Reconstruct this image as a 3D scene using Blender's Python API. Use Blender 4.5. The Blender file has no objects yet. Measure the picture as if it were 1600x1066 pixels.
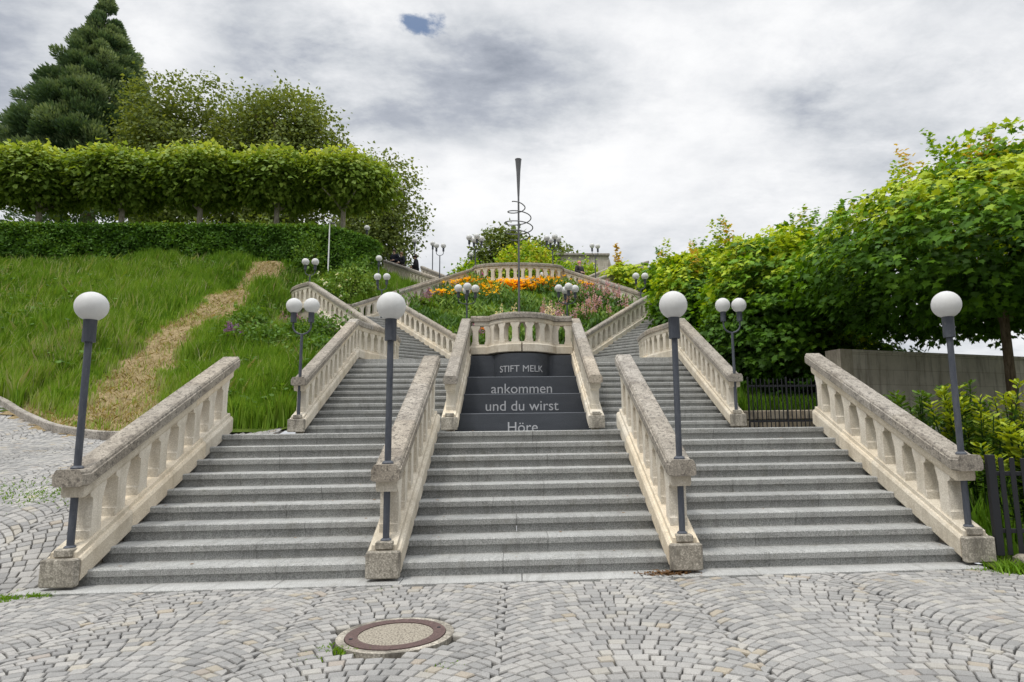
import bpy, bmesh, math, random
import numpy as np
from mathutils import Vector, Matrix
random.seed(7); RNG = np.random.default_rng(11)
SC = bpy.context.scene; COL = SC.collection
PI = math.pi
AX = 0.17                       # symmetry axis of the upper stairs
# ---------------------------------------------------------------- camera
F_PX, PITCH, ROLL, YAW, EYE, BACK, PX0 = 1000.95, .14024, -.01338, .06322, 1.42189, 6.68724, 867.78
_fw = np.array([math.sin(YAW)*math.cos(PITCH), math.cos(YAW)*math.cos(PITCH), math.sin(PITCH)])
_r = np.array([math.cos(YAW), -math.sin(YAW), 0.]); _u = np.cross(_r, _fw)
_r2 = math.cos(ROLL)*_r + math.sin(ROLL)*_u; _u2 = -math.sin(ROLL)*_r + math.cos(ROLL)*_u
def view_dir(px, py):           # world direction of a place in the sky (for the clouds)
    d = _fw + _r2*(px-PX0)/F_PX - _u2*(py-533)/F_PX
    return d/np.linalg.norm(d)
cam = bpy.data.objects.new('camera', bpy.data.cameras.new('camera')); COL.objects.link(cam)
M = Matrix.Identity(4)
for i in range(3):
    M[i][0] = _r2[i]; M[i][1] = _u2[i]; M[i][2] = -_fw[i]
M[0][3], M[1][3], M[2][3] = 0., -BACK, EYE
cam.matrix_world = M
cam.data.sensor_width = 36; cam.data.lens = F_PX/1600*36
cam.data.shift_x = (800-PX0)/1600; cam.data.clip_end = 2000; cam.data.clip_start = .05
SC.camera = cam
# ---------------------------------------------------------------- light
SC.view_settings.view_transform = 'Standard'; SC.view_settings.look = 'None'
SC.view_settings.gamma = 1; SC.view_settings.exposure = 0.4
SUN_EL, SUN_AZ = math.radians(63), math.radians(222)   # azimuth from +Y clockwise: behind the camera, to the left
sun = bpy.data.objects.new('sun', bpy.data.lights.new('sun', 'SUN')); COL.objects.link(sun)
sun.data.energy = 1.5; sun.data.angle = math.radians(10); sun.data.color = (1, .955, .88)
_sd = Vector((math.sin(SUN_AZ)*math.cos(SUN_EL), math.cos(SUN_AZ)*math.cos(SUN_EL), math.sin(SUN_EL)))
sun.rotation_euler = (-_sd).to_track_quat('-Z', 'Y').to_euler()
W = bpy.data.worlds.new('World'); SC.world = W; W.use_nodes = True
nt = W.node_tree; nt.nodes.clear()
class NT:                       # terse node building
    def __init__(s, t): s.t = t
    def n(s, typ, ins=None, **kw):
        nd = s.t.nodes.new(typ)
        for k, v in kw.items(): setattr(nd, k, v)
        for k, v in (ins or {}).items():
            if isinstance(v, bpy.types.NodeSocket): s.t.links.new(v, nd.inputs[k])
            else: nd.inputs[k].default_value = v
        return nd
    def math(s, op, a, b=None, c=None, clamp=False):
        d = {0: a}
        if b is not None: d[1] = b
        if c is not None: d[2] = c
        return s.n('ShaderNodeMath', d, operation=op, use_clamp=clamp).outputs[0]
    def vmath(s, op, a, b=None):
        d = {0: a}
        if b is not None: d[1] = b
        nd = s.n('ShaderNodeVectorMath', d, operation=op)
        return nd.outputs['Value'] if op in ('DOT_PRODUCT', 'LENGTH') else nd.outputs[0]
    def ramp(s, fac, stops, interp='LINEAR'):
        nd = s.n('ShaderNodeValToRGB', {0: fac}); cr = nd.color_ramp; cr.interpolation = interp
        while len(cr.elements) < len(stops): cr.elements.new(.5)
        for e, (p, c) in zip(cr.elements, stops):
            e.position = p; e.color = (c, c, c, 1) if isinstance(c, (int, float)) else (*c, 1)
        return nd.outputs[0]
    def mix(s, f, a, b, mode='MIX'):
        nd = s.n('ShaderNodeMix', data_type='RGBA', blend_type=mode)
        for i, v in ((0, f), (6, a), (7, b)):
            if isinstance(v, bpy.types.NodeSocket): s.t.links.new(v, nd.inputs[i])
            else: nd.inputs[i].default_value = v if not isinstance(v, tuple) or len(v) == 4 else (*v, 1)
        return nd.outputs[2]
    def noise(s, vec, scale, detail=4, rough=.55, dist=0):
        d = {'Scale': scale, 'Detail': detail, 'Roughness': rough, 'Distortion': dist}
        if vec is not None: d['Vector'] = vec
        return s.n('ShaderNodeTexNoise', d).outputs[0]
def sky():
    g = NT(nt)
    d = g.n('ShaderNodeTexCoord').outputs['Generated']
    nish = g.n('ShaderNodeTexSky', sky_type='NISHITA', sun_disc=False)
    nish.sun_elevation = SUN_EL; nish.sun_rotation = SUN_AZ
    xyz = g.n('ShaderNodeSeparateXYZ', {0: d})
    den = g.math('ADD', g.math('MAXIMUM', xyz.outputs[2], 0.), .22)
    p = g.n('ShaderNodeCombineXYZ', {0: g.math('DIVIDE', xyz.outputs[0], den), 1: g.math('DIVIDE', xyz.outputs[1], den), 2: 3.7}).outputs[0]
    n1 = g.noise(p, 1.15, 9, .58, .25)
    n2 = g.noise(g.vmath('MULTIPLY', p, (1., 1.5, 1.)), 3.6, 9, .62, .15)
    n3 = g.noise(p, 13., 6, .65, .2)
    v = g.math('ADD', g.math('MULTIPLY', n3, .13), g.math('ADD', g.math('MULTIPLY', n1, .50), g.math('MULTIPLY', n2, .37)))
    def blob(px, py, rad, amt, stretch=1.0):
        nonlocal v
        c = view_dir(px, py)
        dd = g.vmath('SUBTRACT', d, tuple(c))
        wob = g.math('MULTIPLY', g.math('SUBTRACT', n2, .5), rad*1.1)
        s3 = g.n('ShaderNodeSeparateXYZ', {0: dd})
        q = g.n('ShaderNodeCombineXYZ', {0: g.math('DIVIDE', s3.outputs[0], stretch), 1: s3.outputs[1], 2: s3.outputs[2]}).outputs[0]
        l = g.math('ADD', g.vmath('LENGTH', q), wob)
        k = g.n('ShaderNodeMapRange', {0: l, 1: rad, 2: 0., 3: 0., 4: amt}, interpolation_type='SMOOTHSTEP').outputs[0]
        v = g.math('ADD', v, k)
    # grey undersides (negative) and bright breaks (positive)
    for b in ((700, 165, .15, -.15, 1.7), (560, 110, .12, -.10, 2.), (330, 70, .14, -.10, 1.5), (30, 170, .15, -.14, 1), (430, 20, .1, -.10, 1.6),
              (1390, 190, .13, -.11, 1.8), (1240, 150, .06, -.08, 1.6), (1500, 20, .14, -.07, 1.5), (880, 130, .1, -.13, 1.6), (60, 20, .12, -.09, 1.4),
              (560, 30, .12, .10, 1.6), (1000, 190, .14, .05, 1.8), (850, 290, .15, .09, 1.6), (700, 320, .12, .10, 1), (1180, 300, .12, .07, 1.6), (1050, 60, .12, .03, 2),
              (250, 60, .06, .1, 1.5), (600, 260, .08, .1, 1), (1480, 110, .09, .1, 2)):
        blob(*b)
    cl = g.ramp(v, [(.20, (.30, .33, .39)), (.33, (.46, .49, .55)), (.42, (.65, .675, .71)), (.50, (.80, .815, .84)), (.59, (.95, .955, .965)), (.68, (1.04, 1.04, 1.04))])
    c = view_dir(652, 37)
    dd = g.n('ShaderNodeSeparateXYZ', {0: g.vmath('SUBTRACT', d, tuple(c))})
    q = g.n('ShaderNodeCombineXYZ', {0: g.math('DIVIDE', dd.outputs[0], 2.2), 1: dd.outputs[1], 2: dd.outputs[2]}).outputs[0]
    l = g.math('ADD', g.vmath('LENGTH', q), g.math('MULTIPLY', g.math('SUBTRACT', n2, .5), .10))
    gap = g.n('ShaderNodeMapRange', {0: l, 1: .013, 2: .003, 3: 0., 4: .9}, interpolation_type='SMOOTHSTEP').outputs[0]
    blue = g.n('ShaderNodeBackground', {0: nish.outputs[0], 1: .10})
    # unseen sky shaped for the light: darkened low towards -Y, brightened overhead
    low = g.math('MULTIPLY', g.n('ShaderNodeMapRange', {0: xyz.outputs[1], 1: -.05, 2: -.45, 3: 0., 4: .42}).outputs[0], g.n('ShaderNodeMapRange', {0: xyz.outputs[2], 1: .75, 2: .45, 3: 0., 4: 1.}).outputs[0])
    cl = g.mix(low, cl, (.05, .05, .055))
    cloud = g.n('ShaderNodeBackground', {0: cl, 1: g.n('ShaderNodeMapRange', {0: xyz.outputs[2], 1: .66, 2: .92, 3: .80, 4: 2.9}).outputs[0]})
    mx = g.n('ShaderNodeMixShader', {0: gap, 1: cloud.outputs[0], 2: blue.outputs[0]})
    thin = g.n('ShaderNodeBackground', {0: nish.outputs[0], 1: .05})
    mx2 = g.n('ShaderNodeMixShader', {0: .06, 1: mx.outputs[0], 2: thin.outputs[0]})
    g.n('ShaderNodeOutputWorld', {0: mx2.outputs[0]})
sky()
# ---------------------------------------------------------------- materials
def material(name):
    m = bpy.data.materials.new(name); m.use_nodes = True; m.node_tree.nodes.clear()
    return m, NT(m.node_tree)
def finish(m, g, color, rough=.8, bump=None, bstr=.3, spec=.3, metal=0., bdist=.01):
    b = g.n('ShaderNodeBsdfPrincipled', {'Base Color': color if not isinstance(color, tuple) or len(color) == 4 else (*color, 1), 'Roughness': rough, 'Specular IOR Level': spec, 'Metallic': metal})
    if bump is not None:
        bn = g.n('ShaderNodeBump', {'Height': bump, 'Strength': bstr, 'Distance': bdist}); g.t.links.new(bn.outputs[0], b.inputs['Normal'])
    g.n('ShaderNodeOutputMaterial', {0: b.outputs[0]})
    return m
def pos(g): return g.n('ShaderNodeNewGeometry').outputs['Position']
def plain(name, c, rough=.6, metal=0., spec=.3):
    m, g = material(name); p = pos(g)
    n = g.noise(p, 30, 3); col = g.mix(n, tuple(v*.88 for v in c), tuple(min(1, v*1.12) for v in c))
    return finish(m, g, col, rough, metal=metal, spec=spec)
def stone(name, a, b, stain, stain_amt=.5, speck=.25, speck_scale=140, lichen=None):
    m, g = material(name); p = pos(g)
    base = g.mix(g.ramp(g.noise(p, 3.1, 6, .6), [(.35, 0.), (.65, 1.)]), a, b)
    sp = g.noise(p, speck_scale, 3, .7)
    base = g.mix(g.math('MULTIPLY', g.ramp(sp, [(.42, 1.), (.56, 0.)]), speck), base, tuple(v*.42 for v in a))
    base = g.mix(g.math('MULTIPLY', g.ramp(sp, [(.55, 0.), (.66, 1.)]), speck), base, tuple(min(.9, v*1.5) for v in b))
    st = g.ramp(g.noise(g.vmath('MULTIPLY', p, (2.2, 2.2, .7)), 2.6, 7, .65, .4), [(.46, 0.), (.68, 1.)])
    base = g.mix(g.math('MULTIPLY', st, stain_amt), base, stain)
    if lichen:
        lk = g.ramp(g.noise(p, 22, 5, .7), [(.53, 0.), (.60, 1.)])
        base = g.mix(g.math('MULTIPLY', lk, .8), base, lichen)
    att = g.n('ShaderNodeAttribute', attribute_name='tint').outputs['Fac']
    base = g.mix(1., base, g.ramp(att, [(0., 1.), (.5, (.86, .84, .80)), (1., (1.08, 1.02, .93))]), 'MULTIPLY')
    bump = g.math('ADD', g.math('MULTIPLY', sp, .5), g.noise(p, 14, 5, .6))
    return finish(m, g, base, .88, bump, .45, spec=.2, bdist=.012)
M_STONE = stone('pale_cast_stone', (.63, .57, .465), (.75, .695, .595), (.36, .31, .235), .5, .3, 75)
M_STONE2 = stone('shaded_cast_stone', (.36, .315, .25), (.46, .41, .33), (.15, .13, .10), .9)  # darker copy of the cast stone, with recess shade and dirt in its colour
M_CAP = stone('weathered_coping_stone', (.31, .285, .25), (.45, .415, .365), (.16, .14, .12), .6, .4, 65, (.115, .105, .095))
M_BLOCK = stone('stained_block_stone', (.33, .30, .25), (.46, .425, .36), (.105, .095, .08), 1., .5, 65, (.17, .155, .125))
def granite(name, a, b, sc=190, speck=.5, rough=.75, streak=True):
    m, g = material(name); p = pos(g)
    sp = g.noise(p, sc, 2, .8)
    base = g.mix(g.ramp(sp, [(.38, 0.), (.62, 1.)]), a, b)
    base = g.mix(g.math('MULTIPLY', g.ramp(g.noise(p, sc*1.7, 1), [(.60, 0.), (.68, 1.)]), speck), base, tuple(v*.3 for v in a))
    big = g.ramp(g.noise(g.vmath('MULTIPLY', p, (.6, 2., 2.)), 2.4, 6, .65), [(.3, .80), (.7, 1.06)])
    base = g.mix(1., base, big, 'MULTIPLY')
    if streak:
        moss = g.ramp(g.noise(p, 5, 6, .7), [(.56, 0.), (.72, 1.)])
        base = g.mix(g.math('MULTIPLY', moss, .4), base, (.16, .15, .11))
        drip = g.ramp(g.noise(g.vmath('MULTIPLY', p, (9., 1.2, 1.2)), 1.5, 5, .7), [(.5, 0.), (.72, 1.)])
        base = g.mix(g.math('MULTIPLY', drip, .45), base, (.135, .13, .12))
    att = g.n('ShaderNodeAttribute', attribute_name='tint').outputs['Fac']
    base = g.mix(1., base, g.ramp(att, [(0., 1.), (1., .82)]), 'MULTIPLY')
    return finish(m, g, base, rough, sp, .25, spec=.3, bdist=.004)
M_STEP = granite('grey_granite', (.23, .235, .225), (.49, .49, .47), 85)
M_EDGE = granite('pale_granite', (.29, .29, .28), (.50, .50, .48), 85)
M_PANEL = granite('dark_granite', (.036, .041, .050), (.082, .090, .104), 160, .2, .5, False)
M_LETTER = plain('engraved_letter_grey', (.42, .43, .45), .9)
def pole_mat():
    m, g = material('dark_blue_grey_paint'); p = pos(g)
    c = g.mix(g.ramp(g.noise(g.vmath('MULTIPLY', p, (14, 14, 3)), 2., 6, .7), [(.35, 0.), (.7, 1.)]), (.045, .052, .068), (.085, .092, .108))
    c = g.mix(g.ramp(g.noise(p, 38, 3, .7), [(.62, 0.), (.70, .6)]), c, (.14, .14, .14))
    return finish(m, g, c, .5, g.noise(p, 60, 3), .1, spec=.4)
M_POLE = pole_mat()
M_BLACK = plain('black_paint', (.018, .019, .022), .55)
M_STEEL = plain('dull_steel', (.16, .16, .165), .45, .7)
M_WHITE = plain('white_paint', (.75, .76, .76), .5)
M_BLUE = plain('blue_sign_paint', (.05, .13, .26), .5)
def globe_mat():
    m, g = material('opal_glass')
    p = pos(g); n = g.math('ADD', g.math('MULTIPLY', g.noise(p, 120, 2, .7), .6), g.math('MULTIPLY', g.noise(g.vmath('MULTIPLY', p, (9, 9, 3)), 2., 5, .7), .4))
    col = g.mix(n, (.52, .52, .51), (.82, .82, .81))
    d = g.n('ShaderNodeBsdfPrincipled', {'Base Color': col, 'Roughness': .5, 'Specular IOR Level': .2})
    t = g.n('ShaderNodeBsdfTranslucent', {0: (.85, .85, .83, 1)})
    mx = g.n('ShaderNodeMixShader', {0: .25, 1: d.outputs[0], 2: t.outputs[0]})
    g.n('ShaderNodeOutputMaterial', {0: mx.outputs[0]})
    return m
M_GLOBE = globe_mat()
def leaf_mat(name, stops, trans=.3, rough=.55, spec=.2):
    m, g = material(name)
    t = g.n('ShaderNodeAttribute', attribute_name='tint').outputs['Fac']
    col = g.ramp(t, stops)
    b = g.n('ShaderNodeBsdfPrincipled', {'Base Color': col, 'Roughness': rough, 'Specular IOR Level': spec})
    tr = g.n('ShaderNodeBsdfTranslucent', {0: g.mix(1., col, (1.5, 1.35, .55), 'MULTIPLY')})
    mx = g.n('ShaderNodeMixShader', {0: trans, 1: b.outputs[0], 2: tr.outputs[0]})
    g.n('ShaderNodeOutputMaterial', {0: mx.outputs[0]})
    return m
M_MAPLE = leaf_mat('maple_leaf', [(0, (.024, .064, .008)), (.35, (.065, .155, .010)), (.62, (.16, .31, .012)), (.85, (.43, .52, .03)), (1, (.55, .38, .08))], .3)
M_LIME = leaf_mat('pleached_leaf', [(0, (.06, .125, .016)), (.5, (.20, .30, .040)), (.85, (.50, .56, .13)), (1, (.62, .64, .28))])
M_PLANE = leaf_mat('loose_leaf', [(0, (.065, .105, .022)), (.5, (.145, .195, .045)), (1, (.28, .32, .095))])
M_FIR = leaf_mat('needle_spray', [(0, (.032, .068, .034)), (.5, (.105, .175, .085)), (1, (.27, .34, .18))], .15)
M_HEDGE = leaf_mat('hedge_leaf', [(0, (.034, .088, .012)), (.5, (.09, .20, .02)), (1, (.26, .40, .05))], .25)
M_SHRUB = leaf_mat('shrub_leaf', [(0, (.040, .100, .012)), (.5, (.11, .215, .025)), (1, (.29, .38, .07))])
M_DARKLEAF = leaf_mat('shade_leaf', [(0, (.012, .032, .008)), (.6, (.035, .08, .014)), (1, (.09, .16, .02))], .25)
M_SPURGE = leaf_mat('spurge_leaf', [(0, (.030, .075, .018)), (.5, (.09, .17, .02)), (.8, (.30, .37, .02)), (1, (.48, .50, .04))])
M_GRASS = leaf_mat('grass_blade', [(0, (.050, .125, .008)), (.45, (.135, .27, .016)), (.75, (.25, .38, .045)), (.92, (.37, .40, .18)), (1, (.46, .42, .27))], .35)
M_DRY = leaf_mat('dry_grass', [(0, (.20, .165, .07)), (.6, (.38, .315, .15)), (1, (.52, .45, .23))], .2, .8, .1)
M_FLOWER = leaf_mat('petal', [(0, (.82, .38, .012)), (.35, (.90, .60, .03)), (.5, (.82, .15, .03)), (.62, (.86, .86, .70)), (.75, (.60, .36, .45)), (.88, (.42, .22, .42)), (1, (.30, .17, .42))], .3)
def bark_mat(name, a, b):
    m, g = material(name); p = pos(g)
    n = g.noise(g.vmath('MULTIPLY', p, (9, 9, 2)), 2.2, 6, .65)
    return finish(m, g, g.mix(g.ramp(n, [(.35, 0.), (.65, 1.)]), a, b), .9, n, .6, spec=.15, bdist=.03)
M_BARK = bark_mat('brown_bark', (.075, .055, .035), (.20, .155, .105))
M_BARKP = bark_mat('pale_bark', (.22, .19, .145), (.46, .42, .34))
def cobble_mat():
    m, g = material('granite_setts'); p = pos(g)
    t = g.n('ShaderNodeAttribute', attribute_name='tint').outputs['Fac']
    col = g.ramp(t, [(0, (.245, .24, .232)), (.3, (.295, .289, .277)), (.6, (.335, .323, .305)), (.88, (.375, .363, .34)), (.965, (.365, .345, .305)), (.985, (.36, .315, .245)), (1, (.32, .285, .255))])
    sp = g.noise(p, 170, 2, .75)
    col = g.mix(1., col, g.ramp(sp, [(.35, .72), (.65, 1.16)]), 'MULTIPLY')
    col = g.mix(1., col, g.ramp(g.noise(p, 1.1, 5, .6), [(.3, .80), (.7, 1.06)]), 'MULTIPLY')
    return finish(m, g, col, .72, g.math('ADD', sp, g.noise(p, 30, 4)), .35, spec=.35, bdist=.008)
M_SETT = cobble_mat()
def joint_mat():
    m, g = material('sandy_joint'); p = pos(g)
    col = g.mix(g.noise(p, 60, 4), (.022, .020, .018), (.07, .065, .056))
    moss = g.ramp(g.noise(p, 1.7, 5, .65), [(.54, 0.), (.66, 1.)])
    col = g.mix(g.math('MULTIPLY', moss, .8), col, (.055, .075, .018))
    return finish(m, g, col, .95, g.noise(p, 80, 3), .5)
M_JOINT = joint_mat()
def soil_mat(name, path=False):
    m, g = material(name); p = pos(g)
    green = g.mix(g.ramp(g.noise(p, 1.3, 6, .65), [(.35, 0.), (.65, 1.)]), (.045, .075, .012), (.095, .135, .022))
    if path:
        k = g.n('ShaderNodeAttribute', attribute_name='path').outputs['Fac']
        earth = g.mix(g.ramp(g.noise(p, 9, 6, .7), [(.35, 0.), (.65, 1.)]), (.19, .14, .07), (.34, .265, .15))
        k2 = g.math('ADD', k, g.math('MULTIPLY', g.math('SUBTRACT', g.noise(p, 2.5, 5, .65), .5), .9))
        green = g.mix(g.ramp(k2, [(.35, 0.), (.62, 1.)]), green, earth)
    return finish(m, g, green, .95, g.noise(p, 12, 6, .7), .8, spec=.1, bdist=.06)
M_HILL = soil_mat('hill_earth', True); M_SOIL = soil_mat('garden_soil')
def wall_mat():
    m, g = material('board_marked_concrete'); p = pos(g)
    n = g.noise(p, 2.0, 7, .65); c = g.mix(g.ramp(n, [(.3, 0.), (.7, 1.)]), (.47, .425, .36), (.64, .59, .515))
    br = g.n('ShaderNodeTexBrick', {'Vector': g.n('ShaderNodeCombineXYZ', {0: g.vmath('DOT_PRODUCT', p, (.955, .29, 0)), 1: g.vmath('DOT_PRODUCT', p, (0, 0, 1))}).outputs[0], 'Color1': (1, 1, 1, 1), 'Color2': (.86, .85, .83, 1), 'Mortar': (.68, .66, .63, 1), 'Scale': 1., 'Mortar Size': .008, 'Brick Width': 1.5, 'Row Height': .34}, offset=.5)
    c = g.mix(1., c, br.outputs[0], 'MULTIPLY')
    st = g.ramp(g.noise(g.vmath('MULTIPLY', p, (4., 4., .5)), 1.6, 6, .7), [(.48, 0.), (.7, 1.)])
    c = g.mix(g.math('MULTIPLY', st, .75), c, (.13, .105, .085))
    return finish(m, g, c, .9, g.noise(p, 40, 5), .4)
M_WALL = wall_mat()
def manhole_mats():
    m, g = material('aggregate_concrete'); p = pos(g)
    v = g.n('ShaderNodeTexVoronoi', {'Vector': p, 'Scale': 75.}); c = g.ramp(v.outputs['Distance'], [(.1, (.36, .33, .27)), (.5, (.27, .24, .19)), (.8, (.15, .13, .105))])
    a = finish(m, g, c, .9, v.outputs['Distance'], .5)
    m, g = material('rusty_iron'); p = pos(g)
    n = g.noise(p, 55, 5, .7); c = g.ramp(n, [(.3, (.065, .045, .042)), (.6, (.125, .082, .074)), (.8, (.19, .145, .125))])
    return a, finish(m, g, c, .85, n, .6, metal=.1)
M_AGG, M_RUST = manhole_mats()
# ---------------------------------------------------------------- helpers
def link(me, name, mat, parent=None, loc=None):
    o = bpy.data.objects.new(name, me); COL.objects.link(o)
    if mat is not None and not me.materials: me.materials.append(mat)
    if loc is not None: o.location = loc
    if parent is not None: o.parent = parent
    return o
def mesh(name, V, Fc, mat, parent=None, smooth=False, tint=None, loc=None):
    me = bpy.data.meshes.new(name); me.from_pydata([tuple(v) for v in V], [], Fc); me.update()
    if smooth: me.polygons.foreach_set('use_smooth', [True]*len(me.polygons))
    if tint is not None:
        a = me.attributes.new('tint', 'FLOAT', 'POINT'); a.data.foreach_set('value', np.asarray(tint, np.float32))
    return link(me, name, mat, parent, loc)
def fast(name, V, nper, mat, parent=None, tint=None, smooth=False):
    """many faces with nper own corners each; V is (N*nper,3)"""
    V = np.asarray(V, np.float32); nv = len(V); nf = nv//nper
    me = bpy.data.meshes.new(name)
    me.vertices.add(nv); me.vertices.foreach_set('co', V.ravel())
    me.loops.add(nv); me.loops.foreach_set('vertex_index', np.arange(nv, dtype=np.int32))
    me.polygons.add(nf); me.polygons.foreach_set('loop_start', np.arange(0, nv, nper, dtype=np.int32))
    me.polygons.foreach_set('loop_total', np.full(nf, nper, np.int32))
    me.update(calc_edges=True)
    if tint is not None:
        a = me.attributes.new('tint', 'FLOAT', 'POINT'); a.data.foreach_set('value', np.repeat(np.asarray(tint, np.float32), nper))
    return link(me, name, mat, parent)
def tag(o, label, cat, group=None):
    o['label'] = label; o['category'] = cat
    if group: o['group'] = group
    return o
def thing(name, label, cat, loc=(0, 0, 0), group=None):
    o = bpy.data.objects.new(name, None); COL.objects.link(o); o.location = loc; o.empty_display_size = .2
    return tag(o, label, cat, group)
def kind(o, k): o['kind'] = k; return o
def dup(root, loc, rz, label, group=None):
    r = root.copy(); COL.objects.link(r); r.location = loc; r.rotation_euler = (0, 0, rz); r['label'] = label
    if group: r['group'] = group
    for ch in list(root.children):
        c = ch.copy(); COL.objects.link(c); c.parent = r
        for gch in list(ch.children):
            d = gch.copy(); COL.objects.link(d); d.parent = c
    return r
class MB:
    def __init__(s): s.V = []; s.F = []
    def add(s, V, Fc):
        o = len(s.V); s.V += [tuple(v) for v in V]; s.F += [tuple(i+o for i in f) for f in Fc]; return s
    def box(s, x0, x1, y0, y1, z0, z1, bev=0.):
        b = bev
        if b <= 0:
            V = [(x, y, z) for z in (z0, z1) for x, y in ((x0, y0), (x1, y0), (x1, y1), (x0, y1))]
            return s.add(V, [(3, 2, 1, 0), (4, 5, 6, 7), (0, 1, 5, 4), (1, 2, 6, 5), (2, 3, 7, 6), (3, 0, 4, 7)])
        def ring(i, z): return [(x0+i+b, y0+i, z), (x1-i-b, y0+i, z), (x1-i, y0+i+b, z), (x1-i, y1-i-b, z), (x1-i-b, y1-i, z), (x0+i+b, y1-i, z), (x0+i, y1-i-b, z), (x0+i, y0+i+b, z)]
        V = ring(b, z0)+ring(0, z0+b)+ring(0, z1-b)+ring(b, z1)
        Fc = [tuple(range(7, -1, -1)), tuple(range(24, 32))]
        for r in range(3):
            for i in range(8): Fc.append((r*8+i, r*8+(i+1) % 8, r*8+8+(i+1) % 8, r*8+8+i))
        return s.add(V, Fc)
    def tube(s, pts, rad, n=10, cap=True):
        pts = [Vector(p) for p in pts]
        if not hasattr(rad, '__len__'): rad = [rad]*len(pts)
        V = []; Fc = []; ref = None
        for i, p in enumerate(pts):
            t = (pts[min(i+1, len(pts)-1)]-pts[max(i-1, 0)]).normalized()
            if ref is None: ref = Vector((1, 0, 0)) if abs(t.x) < .9 else Vector((0, 1, 0))
            a = (ref - t*ref.dot(t)).normalized(); b = t.cross(a); ref = a
            V += [p + (a*math.cos(2*PI*k/n) + b*math.sin(2*PI*k/n))*rad[i] for k in range(n)]
        for i in range(len(pts)-1):
            for k in range(n): Fc.append((i*n+k, i*n+(k+1) % n, (i+1)*n+(k+1) % n, (i+1)*n+k))
        if cap: Fc += [tuple(range(n-1, -1, -1)), tuple(range((len(pts)-1)*n, len(pts)*n))]
        return s.add(V, Fc)
    def lathe(s, prof, n=24, c=(0, 0, 0)):
        V = [(c[0]+r*math.cos(2*PI*k/n), c[1]+r*math.sin(2*PI*k/n), c[2]+z) for r, z in prof for k in range(n)]
        Fc = [(i*n+k, i*n+(k+1) % n, (i+1)*n+(k+1) % n, (i+1)*n+k) for i in range(len(prof)-1) for k in range(n)]
        return s.add(V, Fc+[tuple(range(n-1, -1, -1)), tuple(range((len(prof)-1)*n, len(prof)*n))])
    def sphere(s, c, r, n=20, m=12, sq=1.):
        V = [(c[0], c[1], c[2]-r*sq)]
        for j in range(1, m):
            a = -PI/2+PI*j/m
            V += [(c[0]+r*math.cos(a)*math.cos(2*PI*k/n), c[1]+r*math.cos(a)*math.sin(2*PI*k/n), c[2]+r*sq*math.sin(a)) for k in range(n)]
        V.append((c[0], c[1], c[2]+r*sq)); T = len(V)-1
        Fc = [(0, 1+(k+1) % n, 1+k) for k in range(n)]
        for j in range(m-2):
            for k in range(n): Fc.append((1+j*n+k, 1+j*n+(k+1) % n, 1+(j+1)*n+(k+1) % n, 1+(j+1)*n+k))
        Fc += [(T, 1+(m-2)*n+k, 1+(m-2)*n+(k+1) % n) for k in range(n)]
        return s.add(V, Fc)
    def sweep(s, prof, path):
        """prof: closed (lateral,z) outline; path: (x,y,z)"""
        P = [Vector(p) for p in path]; n = len(prof); V = []; Fc = []
        for i, p in enumerate(P):
            d0 = (P[i]-P[i-1]) if i else (P[1]-P[0]); d1 = (P[i+1]-P[i]) if i < len(P)-1 else d0
            d0 = Vector((d0.x, d0.y, 0)).normalized(); d1 = Vector((d1.x, d1.y, 0)).normalized()
            t = (d0+d1).normalized(); nrm = Vector((t.y, -t.x, 0)); k = 1/max(.5, t.dot(d1))
            V += [(p.x+nrm.x*l*k, p.y+nrm.y*l*k, p.z+z) for l, z in prof]
        for i in range(len(P)-1):
            for k in range(n): Fc.append((i*n+k, i*n+(k+1) % n, (i+1)*n+(k+1) % n, (i+1)*n+k))
        Fc += [tuple(range(n-1, -1, -1)), tuple(range((len(P)-1)*n, len(P)*n))]
        return s.add(V, Fc)
    def prism(s, poly, z0, z1):
        n = len(poly)
        return s.add([(x, y, z0) for x, y in poly]+[(x, y, z1) for x, y in poly],
                     [tuple(range(n-1, -1, -1)), tuple(range(n, 2*n))]+[(i, (i+1) % n, n+(i+1) % n, n+i) for i in range(n)])
    def build(s, name, mat, parent=None, smooth=False, loc=None, tint=None): 
        o = mesh(name, s.V, s.F, mat, parent, False, tint, loc)
        bm = bmesh.new(); bm.from_mesh(o.data); bmesh.ops.recalc_face_normals(bm, faces=bm.faces); bm.to_mesh(o.data); bm.free()
        if smooth:
            o.data.polygons.foreach_set('use_smooth', [True]*len(o.data.polygons))
            o.data.set_sharp_from_angle(angle=math.radians(40))
        return o
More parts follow.
